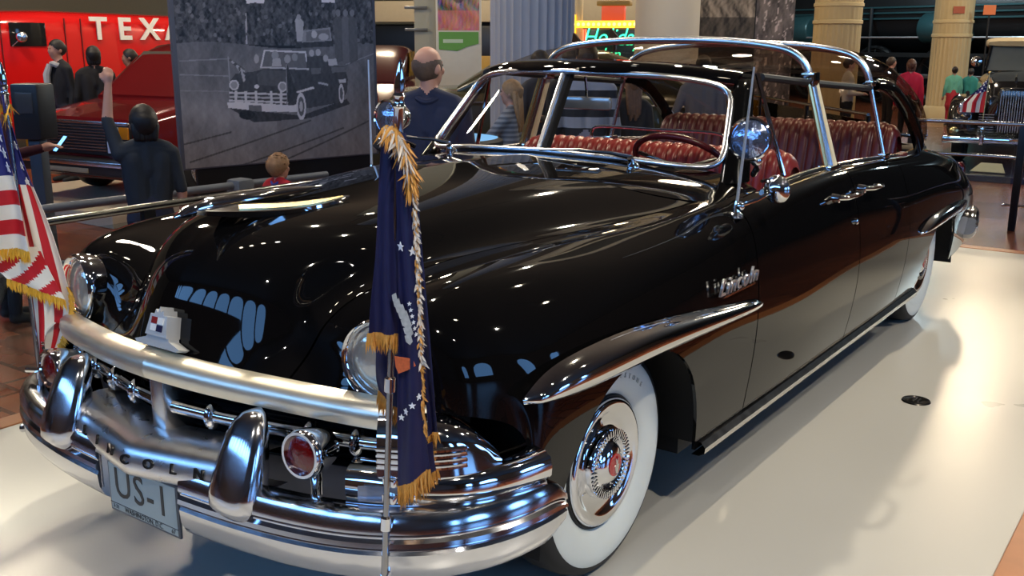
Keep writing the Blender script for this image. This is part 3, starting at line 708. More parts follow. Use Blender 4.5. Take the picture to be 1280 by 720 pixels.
# ================================================================== the setting
def struct(o): o['kind'] = 'structure'; return o
def wood_mat(name, c1, c2, rough, sx, sy, mortar=.02):
    m = bpy.data.materials.new(name); m.use_nodes = True; nt = m.node_tree; b = nt.nodes['Principled BSDF']
    tc = nt.nodes.new('ShaderNodeTexCoord'); br = nt.nodes.new('ShaderNodeTexBrick'); nz = nt.nodes.new('ShaderNodeTexNoise'); mp = nt.nodes.new('ShaderNodeMapping')
    mp.inputs['Scale'].default_value = (sx, sy, 1); nt.links.new(tc.outputs['Object'], mp.inputs[0])
    br.inputs['Color1'].default_value = (*c1, 1); br.inputs['Color2'].default_value = (*c2, 1); br.inputs['Mortar'].default_value = (c1[0]*.4, c1[1]*.4, c1[2]*.4, 1)
    br.inputs['Mortar Size'].default_value = mortar; br.inputs['Scale'].default_value = 1; br.inputs['Brick Width'].default_value = .5; br.inputs['Row Height'].default_value = .25
    nt.links.new(mp.outputs[0], br.inputs['Vector'])
    nz.inputs['Scale'].default_value = 6; nt.links.new(mp.outputs[0], nz.inputs['Vector'])
    mx = nt.nodes.new('ShaderNodeMix'); mx.data_type = 'RGBA'; mx.blend_type = 'MULTIPLY'; mx.inputs[0].default_value = .35
    nt.links.new(br.outputs['Color'], mx.inputs[6]); nt.links.new(nz.outputs['Color'], mx.inputs[7]); nt.links.new(mx.outputs[2], b.inputs['Base Color'])
    b.inputs['Roughness'].default_value = rough; MATS[name] = m; return m
teak = wood_mat('teak_parquet', (.26, .072, .030), (.19, .052, .022), .26, 1.3, 1.3)
oak = mat('orange_oak', (.36, .13, .045), .35, 0, .2, 9)
mb = MB(); mb.box((-32, -13.4, -.30), (22, 42, FLOOR_Z)); struct(mb.build('floor', teak, None, False))
white_lam = mat('white_laminate', (.48, .468, .435), .30, 0, .03, 1.5, rvar=.06)
mb = MB(); mb.box((-1.88, -3.6, FLOOR_Z), (1.865, 6.25, 0), bev=.004); struct(mb.build('trim_platform', white_lam, None, False))
for i, (lo, hi) in enumerate((((1.865, -3.6, FLOOR_Z), (1.99, 6.25, .004)), ((-2.0, -3.6, FLOOR_Z), (-1.88, 6.25, .004)), ((-2.0, 6.25, FLOOR_Z), (1.99, 6.37, .004)))):
    mb = MB(); mb.box(lo, hi, bev=.006); struct(mb.build('trim_%d' % (i+1), oak, None, False))
# hall shell: brick-brown walls, dark ceiling; arched windows behind the visitor's back let blue daylight in
brown_wall = mat('brown_wall', (.085, .050, .036), .7, 0, .15, 2)
dark_ceil = mat('dark_ceiling', (.060, .050, .046), .8, 0, .1, 2)
mb = MB(); mb.box((-32, -13.4, 9.0), (22, 42, 9.2)); struct(mb.build('ceiling', dark_ceil, None, False))
mb = MB(); mb.box((-32, 41.6, FLOOR_Z), (22, 42, 9.0)); struct(mb.build('wall_back', mat('dark_back_wall', (.014, .016, .020), .8), None, False))
mb = MB(); mb.box((-32, -13.4, FLOOR_Z), (-31.6, 42, 9.0)); struct(mb.build('wall_left', mat('tan_wall', (.30, .24, .15), .8), None, False))
day = mat('blue_daylight', (.1, .3, .8), .5, 0, 0, emis=(.20, .48, 1.0), estr=5.0)
def arched_wall(name, M, L, Hh, wins, n0):
    """wall in local x (0..L), z up, with arched openings; each window is its own structure object"""
    mb = MB(); xs = sorted(wins); last = 0
    for (x0, x1, z0, z1) in xs:
        mb.box((last, 0, 0), (x0, .4, Hh), M); mb.box((x0, 0, 0), (x1, .4, z0), M)
        r = (x1-x0)/2; n = 12; pts = [((x0+x1)/2-r*cos(pi*i/n), z1-r+r*sin(pi*i/n)) for i in range(n+1)]
        poly = [(x0, Hh), *pts, (x1, Hh)]
        mb.prism(poly[::-1], -.4, 0, M @ Matrix.Rotation(pi/2, 4, 'X')); last = x1
    mb.box((last, 0, 0), (L, .4, Hh), M); struct(mb.build(name, brown_wall, None, False))
    for k, (x0, x1, z0, z1) in enumerate(xs):
        r = (x1-x0)/2; n = 14; cx = (x0+x1)/2
        out = [(x0, z0)]+[(cx-r*cos(pi*i/n), z1-r+r*sin(pi*i/n)) for i in range(n+1)]+[(x1, z0)]
        mb = MB(); mb.tube([tuple(M @ Vector((x, .15, z))) for x, z in out], .06, 6, closed=True)
        nb = max(2, int((x1-x0)/.7)); cols = [x0+(x1-x0)*i/nb for i in range(1, nb)]
        for x in cols:
            zt = z1-r+sqrt(max(0, r*r-(x-cx)**2)); mb.tube([tuple(M @ Vector((x, .15, z0))), tuple(M @ Vector((x, .15, zt)))], .035, 6)
        for z in np.arange(z0+.8, z1-r+.2, .8): mb.tube([tuple(M @ Vector((x0, .15, z))), tuple(M @ Vector((x1, .15, z)))], .035, 6)
        wf = struct(mb.build('window_%d' % (n0+k), mat('window_bar', (.02, .02, .022), .5), None, False))
        edges = [x0]+cols+[x1]
        for a, b in zip(edges[:-1], edges[1:]):
            p = []
            for x in np.linspace(a, b, 5): p.append((x, z1-r+sqrt(max(0, r*r-(x-cx)**2))))
            mb = MB(); mb.prism([(a, z0)]+p+[(b, z0)], -.22, -.19, M @ Matrix.Rotation(pi/2, 4, 'X')); mb.build('pane', day, wf, False)
arched_wall('wall_front', Matrix.Translation((-32, -13.4, FLOOR_Z)), 54, 9.15, [(12+i*3.1, 14.85+i*3.1, 5.5, 8.2) for i in range(9)], 1)
arched_wall('wall_right', Matrix.Translation((22, -13.4, FLOOR_Z)) @ Matrix.Rotation(pi/2, 4, 'Z'), 55.4, 9.15, [(4, 5.8, 1.8, 6.4), (8.5, 13.5, 2.2, 7.2), (20, 25, 2.2, 7.2), (30, 31.8, 1.8, 6.4)], 10)
# track-lamp housings under the ceiling, lit mouths towards the exhibit
lampm = mat('lamp_mouth', (1, .9, .7), .5, 0, 0, emis=(1, .88, .66), estr=60.); lampw = mat('lamp_mouth_cool', (1, .97, .9), .5, 0, 0, emis=(1, .95, .88), estr=60.)
def track_lamp(loc, aim, cool=False, r=.085):
    loc = Vector(loc); d = (Vector(aim)-loc).normalized(); e_ = empty('track_lamp', (loc.x, loc.y, loc.z), 0, 'black cylinder spotlight hanging from the dark hall ceiling', 'lamp', 'ceiling spotlights of the hall')
    M = basis(d, (0, 1, 0), (0, 0, 0)) @ Matrix.Translation((0, 0, -.04))
    mb = MB(); mb.lathe([(.0, -.30), (r*.8, -.29), (r, -.25), (r*1.1, .01), (r*1.05, .015), (r, -.02)], M, 20); mb.build('housing', flatblack, e_)
    mb = MB(); mb.lathe([(r, -.015), (0, -.015)], M, 20); mb.build('lamp_face', lampw if cool else lampm, e_)
    mb = MB(); mb.tube([tuple(-d*.2), (-d.x*.2, -d.y*.2, 9.0-loc.z)], .015, 6); mb.build('stem', flatblack, e_)
for i, s in enumerate(SPOTS): track_lamp(Vector(s[0])+(Vector(s[0])-Vector(s[1])).normalized()*.10, s[1], i > 3)
for loc in ((-2.9, -1.6, 6.4), (-2.4, -1.2, 6.4), (-2.0, -.7, 6.4), (-1.5, -.3, 6.4), (-4.4, .8, 6.4), (3.6, .6, 6.4), (7.2, -2, 6.4), (4.4, 5.6, 6.4), (-4.8, 6.0, 6.4)):
    track_lamp(loc, (loc[0]*.3, loc[1]*.3+.5, 0), rng.random() < .5, .10)
# round capital-like ring canopies on the ceiling
for k, (x, y) in enumerate(((-3.2, 12.5),)):
    r_ = empty('ceiling_ring', (x, y, 9.0), 0, 'pale round ring fixture with dark centre on the ceiling', 'ceiling light')
    mb = MB(); mb.lathe([(1.9, -.01), (1.9, -.12), (1.35, -.12), (1.35, -.01)], None, 48); mb.build('ring', mat('pale_plaster', (.70, .66, .58), .7), r_)
    mb = MB(); mb.lathe([(1.35, -.03), (0, -.03)], None, 48); mb.build('grille_disc', mat('dark_mesh', (.05, .05, .05), .7, 0, .5, 60), r_)
# round glass-topped light set in the platform
for k, (x, y) in enumerate(((1.245, 2.21),)):
    fl = empty('floor_light', (x, y, 0), 0, 'round dark glass uplight set into the white platform', 'floor light')
    mb = MB(); mb.lathe([(.066, .0005), (.062, .006), (.052, .006), (.05, .003)], None, 36); mb.build('rim', mat('dark_steel', (.10, .09, .08), .25, 1), fl)
    mb = MB(); mb.lathe([(.052, .004), (.02, .006), (0, .006)], None, 32); mb.build('lens', mat('smoked_glass', (.012, .011, .010), .08), fl)
    for i in range(3): mb = MB(); mb.box((-.035+i*.022, -.03, .0055), (-.028+i*.022, .03, .0075)); mb.build('louvre', mat('dark_steel', (.1, .09, .08), .25, 1), fl, False)

# ---------------------------------------------------------------- railings
rail_grey = mat('rail_grey', (.17, .19, .22), .4, .2, .05)
def pipe_rail(label, pts, posts, zt):
    e_ = empty('pipe_railing', (pts[0][0], pts[0][1], FLOOR_Z), 0, label, 'railing'); o = Vector((pts[0][0], pts[0][1], FLOOR_Z))
    mb = MB(); mb.tube([tuple(Vector((x, y, zt))-o) for x, y in pts], .028, 12); mb.build('top_rail', rail_grey, e_)
    mb = MB(); mb.tube([tuple(Vector((x, y, zt-.36))-o) for x, y in pts], .020, 10); mb.build('lower_rail', rail_grey, e_)
    for x, y in posts:
        mb = MB(); mb.box((x-.075-o.x, y-.075-o.y, 0), (x+.075-o.x, y+.075-o.y, zt+.045-FLOOR_Z), bev=.03); mb.build('post', rail_grey, e_)
pipe_rail('grey pipe railing with square posts in front of the maroon minivan', [(-3.70, -.2), (-3.66, .75), (-3.56, 2.15), (-3.47, 3.0)], [(-3.555, 2.22), (-3.70, -.2)], .62)
clear = glass_mat('barrier_glass', (.86, .90, .90)); dark_metal = mat('dark_post', (.012, .012, .014), .3, .5)
def glass_rail(label, A, B, zt, n, m_top, zb=.15, low=False):
    A = Vector((*A, FLOOR_Z)); B = Vector((*B, FLOOR_Z)); e_ = empty('glass_barrier', A, 0, label, 'railing'); d = B-A; L = d.length; u = d.normalized(); nrm = Vector((-u.y, u.x, 0))
    h = zt-FLOOR_Z
    mb = MB(); mb.tube([(0, 0, h), tuple(d+Vector((0, 0, h)))], .020, 12); mb.build('top_rail', m_top, e_)
    if low: mb = MB(); mb.tube([(0, 0, h-.32), tuple(d+Vector((0, 0, h-.32)))], .016, 10); mb.build('lower_rail', m_top, e_)
    for i in range(n+1):
        p = d*(i/n); mb = MB(); mb.box((-.035, -.02, 0), (.035, .02, h-.01), Matrix.Translation(p) @ basis((0, 0, 1), nrm), bev=.008); po = mb.build('post', dark_metal, e_)
        for s_ in (-1, 1):
            for zz in (.25, h-.15): mb = MB(); mb.tube([tuple(p+u*s_*.02+Vector((0, 0, zz))), tuple(p+u*s_*.10+Vector((0, 0, zz)))], .012, 8); mb.ball(tuple(p+u*s_*.10+Vector((0, 0, zz))), .018, 10, 6); mb.build('clamp', chrome, po)
        if i < n:
            q = d*((i+1)/n); a = p+u*.06; b = q-u*.06
            mb = MB(); mb.add([tuple(a+Vector((0, 0, .1))), tuple(b+Vector((0, 0, .1))), tuple(b+Vector((0, 0, h-.06))), tuple(a+Vector((0, 0, h-.06)))], [(0, 1, 2, 3)]); mb.build('pane', clear, e_, False, thick=.008)
glass_rail('glass barrier with chrome rail and black posts between platform and maroon minivan', (-2.08, -2.9), (-2.08, 2.1), .83, 3, mat('rail_chrome', (.22, .21, .20), .18, 1))
glass_rail('glass barrier with steel rails in front of the black parade car', (-.35, 8.2), (2.6, 8.25), .885, 3, mat('rail_steel', (.38, .38, .42), .2, 1), low=True)
glass_rail('far glass barrier running back beside the tan fluted column', (-.9, 8.4), (-4.4, 12.6), .90, 3, mat('rail_steel', (.38, .38, .42), .2, 1))
# ================================================================== the two flags on the bumper
ER = Vector((.813, .582, 0)); ED = Vector((-.582, .813, 0))
navy = mat('navy_silk', (.012, .012, .055), .45, 0, .25, 30, bump=.1); navy_b = mat('flag_blue', (.018, .020, .16), .5, 0, .2, 20)
flag_red = mat('flag_red', (.52, .010, .016), .5, 0, .1, 20); flag_white = mat('flag_white', (.80, .76, .66), .55, 0, .06, 20)
fringe_m = mat('gold_fringe', (.62, .30, .06), .45, .1, .35, 90); fringe_w = mat('pale_fringe', (.70, .62, .52), .5, 0, .3, 90)
star_m = mat('star_white', (.85, .85, .86), .5)
def cloth(name, Lp, Rp, parent, mats, fold=.02, nf=2.5, ph=0., nr=40, nc=24, depth=0., idx=None, dslope=0.):
    """cloth sheet between a left and a right edge given as (across, height, depth); returns grid for trimming"""
    Lc = curve([(a, h, d) for a, h, d in Lp], nr); Rc = curve([(a, h, d) for a, h, d in Rp], nr); P = np.zeros((nr, nc, 3))
    for i in range(nr):
        for j in range(nc):
            t = j/(nc-1); q = Lc[i]*(1-t)+Rc[i]*t
            dd = q[2]+fold*sin(nf*2*pi*t+ph+.8*sin(i*.12))*(.35+.65*i/nr)+depth
            v = ER*q[0]+ED*dd; P[i, j] = (v.x, v.y, q[1])
    mb = MB(); mb.grid(P)
    if idx: mb.m = [idx(i/(nr-1), j/(nc-1)) for i in range(nr-1) for j in range(nc-1)]
    o = mb.build(name, mats, parent, True, 180, .0015); return o, P
def fringe(line, parent, ln=.04, m=fringe_m, step=.0035, dirv=(0, 0, -1), spread=.25, w=.0022):
    C_ = curve(line, max(8, int(sum((Vector(line[i+1])-Vector(line[i])).length for i in range(len(line)-1))/step))); mb = MB(); dv = Vector(dirv).normalized()
    for p in C_:
        for k in range(2):
            d = (dv+Vector(rng.normal(0, spread*.5, 3))).normalized()*ln*(.8+.4*rng.random()); p0 = Vector(p)+Vector(rng.normal(0, .0015, 3)); p1 = p0+d
            s = d.cross(ED).normalized()*w
            if s.length < 1e-5: s = ER*w
            b = len(mb.v); mb.v += [tuple(p0-s), tuple(p0+s), tuple(p0+d*.5+s*1.2+ED*-.002), tuple(p1), tuple(p0+d*.5-s*1.2+ED*-.002)]; mb.f.append((b, b+1, b+2, b+3, b+4)); mb.m.append(0)
    o = mb.build('fringe', m, parent, False); o['kind'] = 'stuff'; return o
def star(P, i, j, r, parent, m=star_m, name='star', rot=0.):
    p = Vector(P[i, j]); a = Vector(P[i, min(j+1, P.shape[1]-1)])-Vector(P[i, max(j-1, 0)]); b = Vector(P[max(i-1, 0), j])-Vector(P[min(i+1, P.shape[0]-1), j])
    n = a.cross(b).normalized()
    if n.dot(ED) > 0: n = -n
    M = basis(n, (0, 0, 1), p+n*.0035) @ Matrix.Rotation(rot, 4, 'Z')
    mb = MB(); mb.prism([((r if k % 2 == 0 else r*.42)*sin(pi*k/5), (r if k % 2 == 0 else r*.42)*cos(pi*k/5)) for k in range(10)], -.001, .001, M); return mb.build(name, m, parent, False)
def staff(parent, base, top, extra):
    b = Vector((0, 0, 0)); t = Vector(top)-Vector(base); mb = MB(); mb.tube([tuple(b), tuple(t*.96)], .0075, 10); mb.build('staff', mat('staff_steel', (.36, .36, .37), .22, 1), parent)
    M = basis(t, (0, 1, 0), tuple(t*.93)); mb = MB()
    mb.lathe([(.011, -.05), (.011, .0), (.015, .006), (.011, .012), (.010, .02), (.014, .028), (.010, .034), (.012, .045), (.009, .07), (.004, .095), (0, .105)], M, 16); mb.build('spear_finial', chrome, parent)
    for z in extra:
        p = t*z; mb = MB(); mb.lathe([(.008, -.02), (.013, -.016), (.013, .016), (.008, .02)], basis(t, (0, 1, 0), tuple(p)), 14); mb.build('collar', chrome, parent)
    return t
# --- navy standard on the near corner
fb = Vector((.800, -.968, .395)); fl1 = empty('navy_flag', fb, 0, 'gold fringed navy flag with stars and eagle, furled on staff at bumper end', 'flag')
t = staff(fl1, fb, (.885, -.965, 1.589), (.42, .13))
for z in (.20, .24):
    p = t*z*.9; mb = MB(); mb.box((-.018, -.010, -.010), (.018, .010, .010), Matrix.Translation(p+Vector((0, .012, 0))), bev=.004); mb.build('clamp', chrome, fl1)
mpx = .00178
def npx(x, y, d=0.):   # flag outline in staff-local metres: across, height, depth
    return ((x-491)*mpx+ .028, 1.47-fb.z-(y-150)*mpx*1.035, d)
oA, PA = cloth('cloth_fold', [npx(493, 150), npx(486, 220), npx(480, 300), npx(474, 350), npx(470, 392)], [npx(512, 150), npx(511, 220), npx(509, 300), npx(508, 350), npx(507, 394)], fl1, navy, .010, 1.3, .4, depth=-.046)
oC, PC = cloth('cloth_fold', [npx(473, 392), npx(472, 430), npx(471, 460), npx(474, 478)], [npx(507, 392), npx(507, 430), npx(507, 470), npx(506, 508)], fl1, navy, .008, 1.2, 2., depth=.018)
oB, PB = cloth('cloth_fold', [npx(508, 152), npx(507, 220), npx(507, 300), npx(506, 400), npx(502, 500), npx(500, 590)], [npx(520, 158), npx(527, 220), npx(530, 300), npx(532, 400), npx(535, 500), npx(541, 566)], fl1, navy, .012, 1.1, 1.2, nr=60, depth=-.052)
oD, PD = cloth('cloth_fold', [npx(524, 230), npx(528, 300), npx(531, 400), npx(535, 480), npx(538, 535)], [npx(529, 230), npx(534, 300), npx(541, 400), npx(546, 480), npx(549, 528)], fl1, navy, .006, .8, .5, depth=.012)
oE, PE = cloth('cloth_fold', [npx(504, 560), npx(508, 592), npx(514, 606)], [npx(543, 540), npx(545, 565), npx(547, 578)], fl1, navy, .006, .8, .5, nr=10, depth=.004)
fringe([tuple(p) for p in PA[-1]], oA, .042); fringe([tuple(p) for p in PC[-1]], oC, .046); fringe([tuple(p) for p in PB[-1]], oB, .05); fringe([tuple(p) for p in PD[-1]], oD, .034); fringe([tuple(p) for p in PE[-1]], oE, .04)
fringe([tuple(p) for p in PB[4:40, -1]], oB, .020, fringe_w, .004, (.25, .1, -1), .5); fringe([tuple(p) for p in PB[2:52, -1]], oB, .016, fringe_m, .007, (.2, .1, -1), .5)
fringe([tuple(Vector(p)+ED*-.01) for p in ((Vector(PA[0, 2])), (Vector(PB[0, 4])), Vector(PB[5, -1]), Vector(PB[9, -1]))], oB, .05, fringe_m, .002, (.1, -.1, -1), .6)
fringe([tuple(Vector(p)+ED*-.014) for p in ((Vector(PA[0, 4])), (Vector(PB[1, 8])), Vector(PB[6, -1]))], oB, .045, fringe_w, .004, (.1, -.1, -1), .6)
for i, j, r in ((20, 6, .011), (21, 17, .011)): star(PB, i, j, r, oB)
for k in range(6): star(PB, 29+int(k*1.1), 13+k, .0055, oB)
for k, (i, j) in enumerate(((47, 4), (46, 9), (45, 14), (44, 19))): star(PB, i, j, .0085, oB)
# eagle: pale wing of stepped feathers, rust coloured shield below
pm = Vector(PB[30, 5])
p = Vector(PB[31, 6]); Mk = basis(-ED, (0, 0, 1), p-ED*.016); sc_ = .00178
for k, (dx, dy, w_) in enumerate(((-9, 26, 5), (-6, 19, 7), (-2, 12, 9), (2, 4, 10), (5, -5, 10), (7, -15, 9), (7, -25, 7))):
    mb = MB(); mb.prism([((dx-w_*.8)*sc_, (dy+3)*sc_), ((dx+w_*.2)*sc_, (dy+6)*sc_), ((dx+w_*.55)*sc_, (dy-4)*sc_), ((dx+w_*.1)*sc_, (dy-8)*sc_), ((dx-w_*.6)*sc_, (dy-4)*sc_)], -.001, .001+.0004*k, Mk); mb.build('eagle_feather', mat('eagle_white', (.42, .43, .42), .5, 0, .4, 120), oB, False)
p = Vector(PB[38, 7]); mb = MB(); mb.prism([(-.022, .016), (.018, .010), (.024, -.006), (.006, -.016), (-.014, -.024), (-.020, -.008)], -.001, .001, basis(-ED, (0, 0, 1), p-ED*.012)); mb.build('eagle_shield', mat('rust_thread', (.55, .12, .04), .5, 0, .4, 150), oB, False)
# --- stars and stripes on the far corner
fb2 = Vector((-.752, -.912, .330)); fl2 = empty('striped_flag', fb2, 0, 'red and white striped flag with starred blue canton, furled on bumper staff', 'flag')
t2 = staff(fl2, fb2, (-.778, -.912, 1.56), (.50, .21))
for z in (.03, .27): mb = MB(); mb.tube([(-.045, -.02, z), (.03, .01, z+.004)], .011, 8); mb.build('clamp', chrome, fl2)
m2 = .00254
def upx(x, y, d=0.): return ((x-18)*m2-.016, 1.54-fb2.z-(y-95)*m2*1.02, d)
sm = [flag_red, flag_white, navy_b]
def iA(a, b):
    if a < .56: return 2
    return 1 if int((a-.56)/.44*5) % 2 == 0 else 0
oA, PA = cloth('cloth_fold', [upx(-8, 104), upx(-22, 160), upx(-34, 230), upx(-40, 300)], [upx(13, 104), upx(20, 160), upx(26, 225), upx(37, 302)], fl2, sm, .022, 1.6, .3, nr=60, nc=30, depth=-.03, idx=iA)
def iB(a, b):
    if a < .30: return 2
    return 1 if int(b*5) % 2 == 0 else 0
oB, PB = cloth('cloth_fold', [upx(8, 120), upx(12, 200), upx(14, 300), upx(16, 380), upx(20, 464)], [upx(15, 120), upx(30, 200), upx(48, 260), upx(66, 350), upx(64, 392), upx(28, 466)], fl2, sm, .014, 1.4, 1.2, nr=70, nc=31, depth=.02, idx=iB)
oC, PC = cloth('cloth_fold', [upx(-20, 300), upx(-18, 322), upx(-4, 340)], [upx(40, 300), upx(54, 340), upx(66, 366)], fl2, sm, .006, 1, .5, nr=30, nc=20, depth=-.004, idx=lambda a, b: 1 if int((a+b)*4) % 2 else 0)
gold2 = mat('yellow_fringe', (.72, .40, .03), .5, 0, .2, 80)
fringe([tuple(p) for p in PA[-1]], oA, .04, gold2, .004); fringe([tuple(p) for p in PB[44:, -1]], oB, .03, gold2, .004, (.6, .3, -.8)); fringe([tuple(p) for p in PC[-1]], oC, .035, gold2, .004)
fringe([tuple(Vector(t2*.91)+ER*(-.02+.012*k)) for k in range(4)], oA, .07, gold2, .004, (0, 0, -1), .9)
for k, (i, j) in enumerate(((13, 24), (20, 26), (26, 27), (31, 27), (24, 20))): star(PA, i, j, .018, oA)
for k, i in enumerate((6, 11, 16, 20)): star(PB, i, 22, .015, oB)
# ================================================================== vehicles and exhibits around the limousine
def hull(stations, n=28, caps=True):
    """stations (y, half width, z0, z1, exponent[, x shift]); closed loft"""
    P = []
    for st in stations:
        y, hw, z0, z1, ex = st[:5]; zc = (z0+z1)/2; hz = (z1-z0)/2
        P.append([(hw*np.sign(cos(a))*abs(cos(a))**ex, y, zc+hz*np.sign(sin(a))*abs(sin(a))**ex) for a in np.linspace(0, 2*pi, n, endpoint=False)])
    mb = MB(); mb.grid(P, cv=True, flip=False); m = len(P)
    if caps: mb.f += [tuple(range(n)), tuple((m-1)*n+j for j in range(n))]; mb.m += [0, 0]
    return mb
def simple_wheel(parent, x, y, r, sx, hubm, z0=0, width=.18, white=False, wires=0):
    M = basis((sx, 0, 0), (0, 0, 1), (x, y, r+z0)); mb = MB(); mb.lathe([(r*.55, -width), (r*.9, -width), (r, -width*.8), (r, -width*.2), (r*.93, 0), (r*.66, .006), (r*.64, -.01)], M, 32); ty = mb.build('tyre', rubber, parent)
    mb = MB(); mb.lathe([(r*.65, -.01), (r*.62, .006), (r*.52, -.012), (r*.3, .004), (r*.2, .03), (0, .035)], M, 28); mb.build('wheel_cover', hubm, ty)
    if white: mb = MB(); mb.lathe([(r*.92, .001), (r*.8, .010), (r*.66, .007)], M, 32); mb.build('whitewall', whitewall, ty)
    if wires:
        mb = MB()
        for i in range(wires):
            a = 2*pi*i/wires; mb.tube([tuple(M @ Vector((r*.2*cos(a), r*.2*sin(a), .03))), tuple(M @ Vector((r*.6*cos(a+.25), r*.6*sin(a+.25), .008)))], .005, 5)
        mb.build('wire_spokes', chrome_soft, ty)
def pane(name, pts, m, parent, d=.01):
    mb = MB(); mb.add([tuple(p) for p in pts], [tuple(range(len(pts)))]); return mb.build(name, m, parent, False, thick=d)
dkglass = mat('dark_car_glass', (.012, .013, .014), .06)
# --- maroon minivan on a pale plinth
mv = empty('minivan', (-7.58, 3.42, -.02), R(7), 'maroon minivan with chrome grille, stacked headlamps and amber indicators behind railing', 'minivan')
maroon_p = mat('maroon_paint', (.16, .008, .010), .16, .1, .05, coat=.6)
hull([(0, .80, .30, .80, .25), (.04, .86, .24, .88, .25), (.5, .88, .24, .97, .25), (.95, .89, .24, 1.04, .25), (2, .89, .24, 1.06, .25), (3.9, .89, .24, 1.06, .25), (4.15, .86, .30, 1.04, .25)]).build('body', maroon_p, mv, True, 50)
hull([(.92, .78, .95, 1.06, .3), (1.45, .76, .95, 1.50, .3), (1.75, .75, .95, 1.62, .3), (3.8, .75, .95, 1.64, .3), (4.1, .74, .95, 1.58, .3)]).build('cabin', maroon_p, mv, True, 50)
pane('windscreen', [(-.68, .98, 1.08), (.68, .98, 1.08), (.62, 1.50, 1.535), (-.62, 1.50, 1.535)], mat('lit_glass', (.10, .085, .07), .08), mv)
for sx in (1, -1):
    pane('side_window', [(sx*.80, 1.25, 1.08), (sx*.80, 2.3, 1.08), (sx*.775, 2.3, 1.5), (sx*.775, 1.62, 1.5)], dkglass, mv); pane('side_window', [(sx*.80, 2.4, 1.08), (sx*.80, 3.9, 1.08), (sx*.775, 3.8, 1.5), (sx*.775, 2.4, 1.5)], dkglass, mv)
mb = MB(); mb.box((-.80, -.035, .50), (.80, .05, .83), bev=.02); gp = mb.build('grille', mat('grille_dark', (.015, .014, .015), .4), mv)
for k in range(9): mb = MB(); mb.box((-.46, -.05, .545+k*.031), (.46, -.03, .556+k*.031)); mb.build('grille_bar', chrome_soft, gp, False)
mb = MB(); mb.box((-.80, -.055, .82), (.80, -.02, .85), bev=.008); mb.build('chrome_trim', chrome_soft, gp)
for sx in (1, -1):
    for z in (.53, .68):
        mb = MB(); mb.box((sx*.57-.085, -.055, z), (sx*.57+.085, -.03, z+.125), bev=.01); mb.build('headlamp', mat('pale_lamp', (.62, .68, .85), .12, 0), mv)
        mb = MB(); mb.box((sx*.735-.065, -.055, z), (sx*.735+.065, -.03, z+.125), bev=.01); mb.build('indicator', mat('amber_lens', (.55, .20, .01), .2), mv)
mb = MB(); mb.box((-.88, -.16, .30), (.88, .05, .47), bev=.04); bu = mb.build('bumper', mat('dark_bumper', (.03, .028, .028), .3, .4), mv)
mb = MB(); mb.box((-.86, -.175, .40), (.86, -.14, .45), bev=.01); mb.build('bumper_strip', chrome_soft, bu)
mb = MB(); mb.box((-.50, -.170, .325), (.30, -.155, .375), bev=.01); mb.build('bumper_plate', mat('buff', (.30, .24, .16), .5), bu)
for y in (.85, 3.45):
    for sx in (1, -1): simple_wheel(mv, sx*.90, y, .31, sx, chrome_soft, 0, .2, wires=20)
mb = MB(); mb.box((-9.1, 3.0, FLOOR_Z), (-6.45, 7.9, -.02), bev=.01); tag(mb.build('plinth', mat('buff_plinth', (.42, .36, .27), .5), None, False), 'low buff plinth under the maroon minivan', 'plinth')
# --- red tank truck with white lettering
tk = empty('tank_truck', (-12.0, 4.0, FLOOR_Z), 0, 'bright red streamlined delivery truck with big white block letters on its side', 'truck')
redp = mat('truck_red', (.62, .008, .008), .18, 0, .04, 3, coat=.7)
hull([(-.6, -.0+.9, .5, 1.3, .4), (-.2, 1.15, .4, 1.9, .35), (.3, 1.2, .35, 2.16, .3), (1.8, 1.2, .35, 2.22, .28), (5.2, 1.2, .35, 2.18, .28), (7.0, 1.1, .4, 2.0, .35), (7.6, .8, .6, 1.6, .4)]).build('body', redp, tk, True, 50).location.x = -1.2
mb = MB(); mb.box((-.005, 1.18, 1.70), (.012, 1.72, 2.03), bev=.03); mb.build('door_window', dkglass, tk)
for y in (1.05, 2.02, 2.28, 6.2): mb = MB(); mb.box((-.01, y, .8), (.008, y+.014, 2.1)); mb.build('panel_seam', mat('dark_red', (.12, .004, .004), .4), tk, False)
mb = MB(); mb.box((-.01, 1.0, 1.02), (.014, 7.0, 1.05)); mb.build('side_moulding', redp, tk, False)
Mt = Matrix(((0, 0, 1, .018), (1, 0, 0, 2.4), (0, 1, 0, 1.945), (0, 0, 0, 1)))
for i, ch in enumerate('TEXACO'): text_obj('letter', ch, .46, Mt @ Matrix.Translation((.17+i*.445, 0, 0)), mat('letter_white', (.85, .80, .70), .5), tk, .012, 1.02, bold=.012)
mb = MB(); mb.lathe([(.06, -.03), (.075, 0), (.06, .02), (0, .03)], basis((.8, -.5, 0), (0, 0, 1), (.14, 1.28, 1.83)), 20); mb.tube([(.0, 1.2, 1.7), (.14, 1.28, 1.82)], .01, 6); mb.build('mirror', chrome_soft, tk)
mb = MB(); mb.lathe([(.13, 0), (.13, .006), (0, .008)], basis((1, 0, 0), (0, 0, 1), (.02, 1.95, 1.25)), 28); em_ = mb.build('round_badge', mat('badge_cream', (.62, .58, .46), .4), tk)
mb = MB(); mb.box((.028, 1.87, 1.235), (.031, 2.03, 1.265)); mb.build('badge_band', mat('badge_green', (.02, .15, .06), .4), em_, False)
for y in (.6, 5.6): simple_wheel(tk, -.02, y, .42, 1, redp, 0, .25); simple_wheel(tk, -2.3, y, .42, -1, redp, 0, .25)
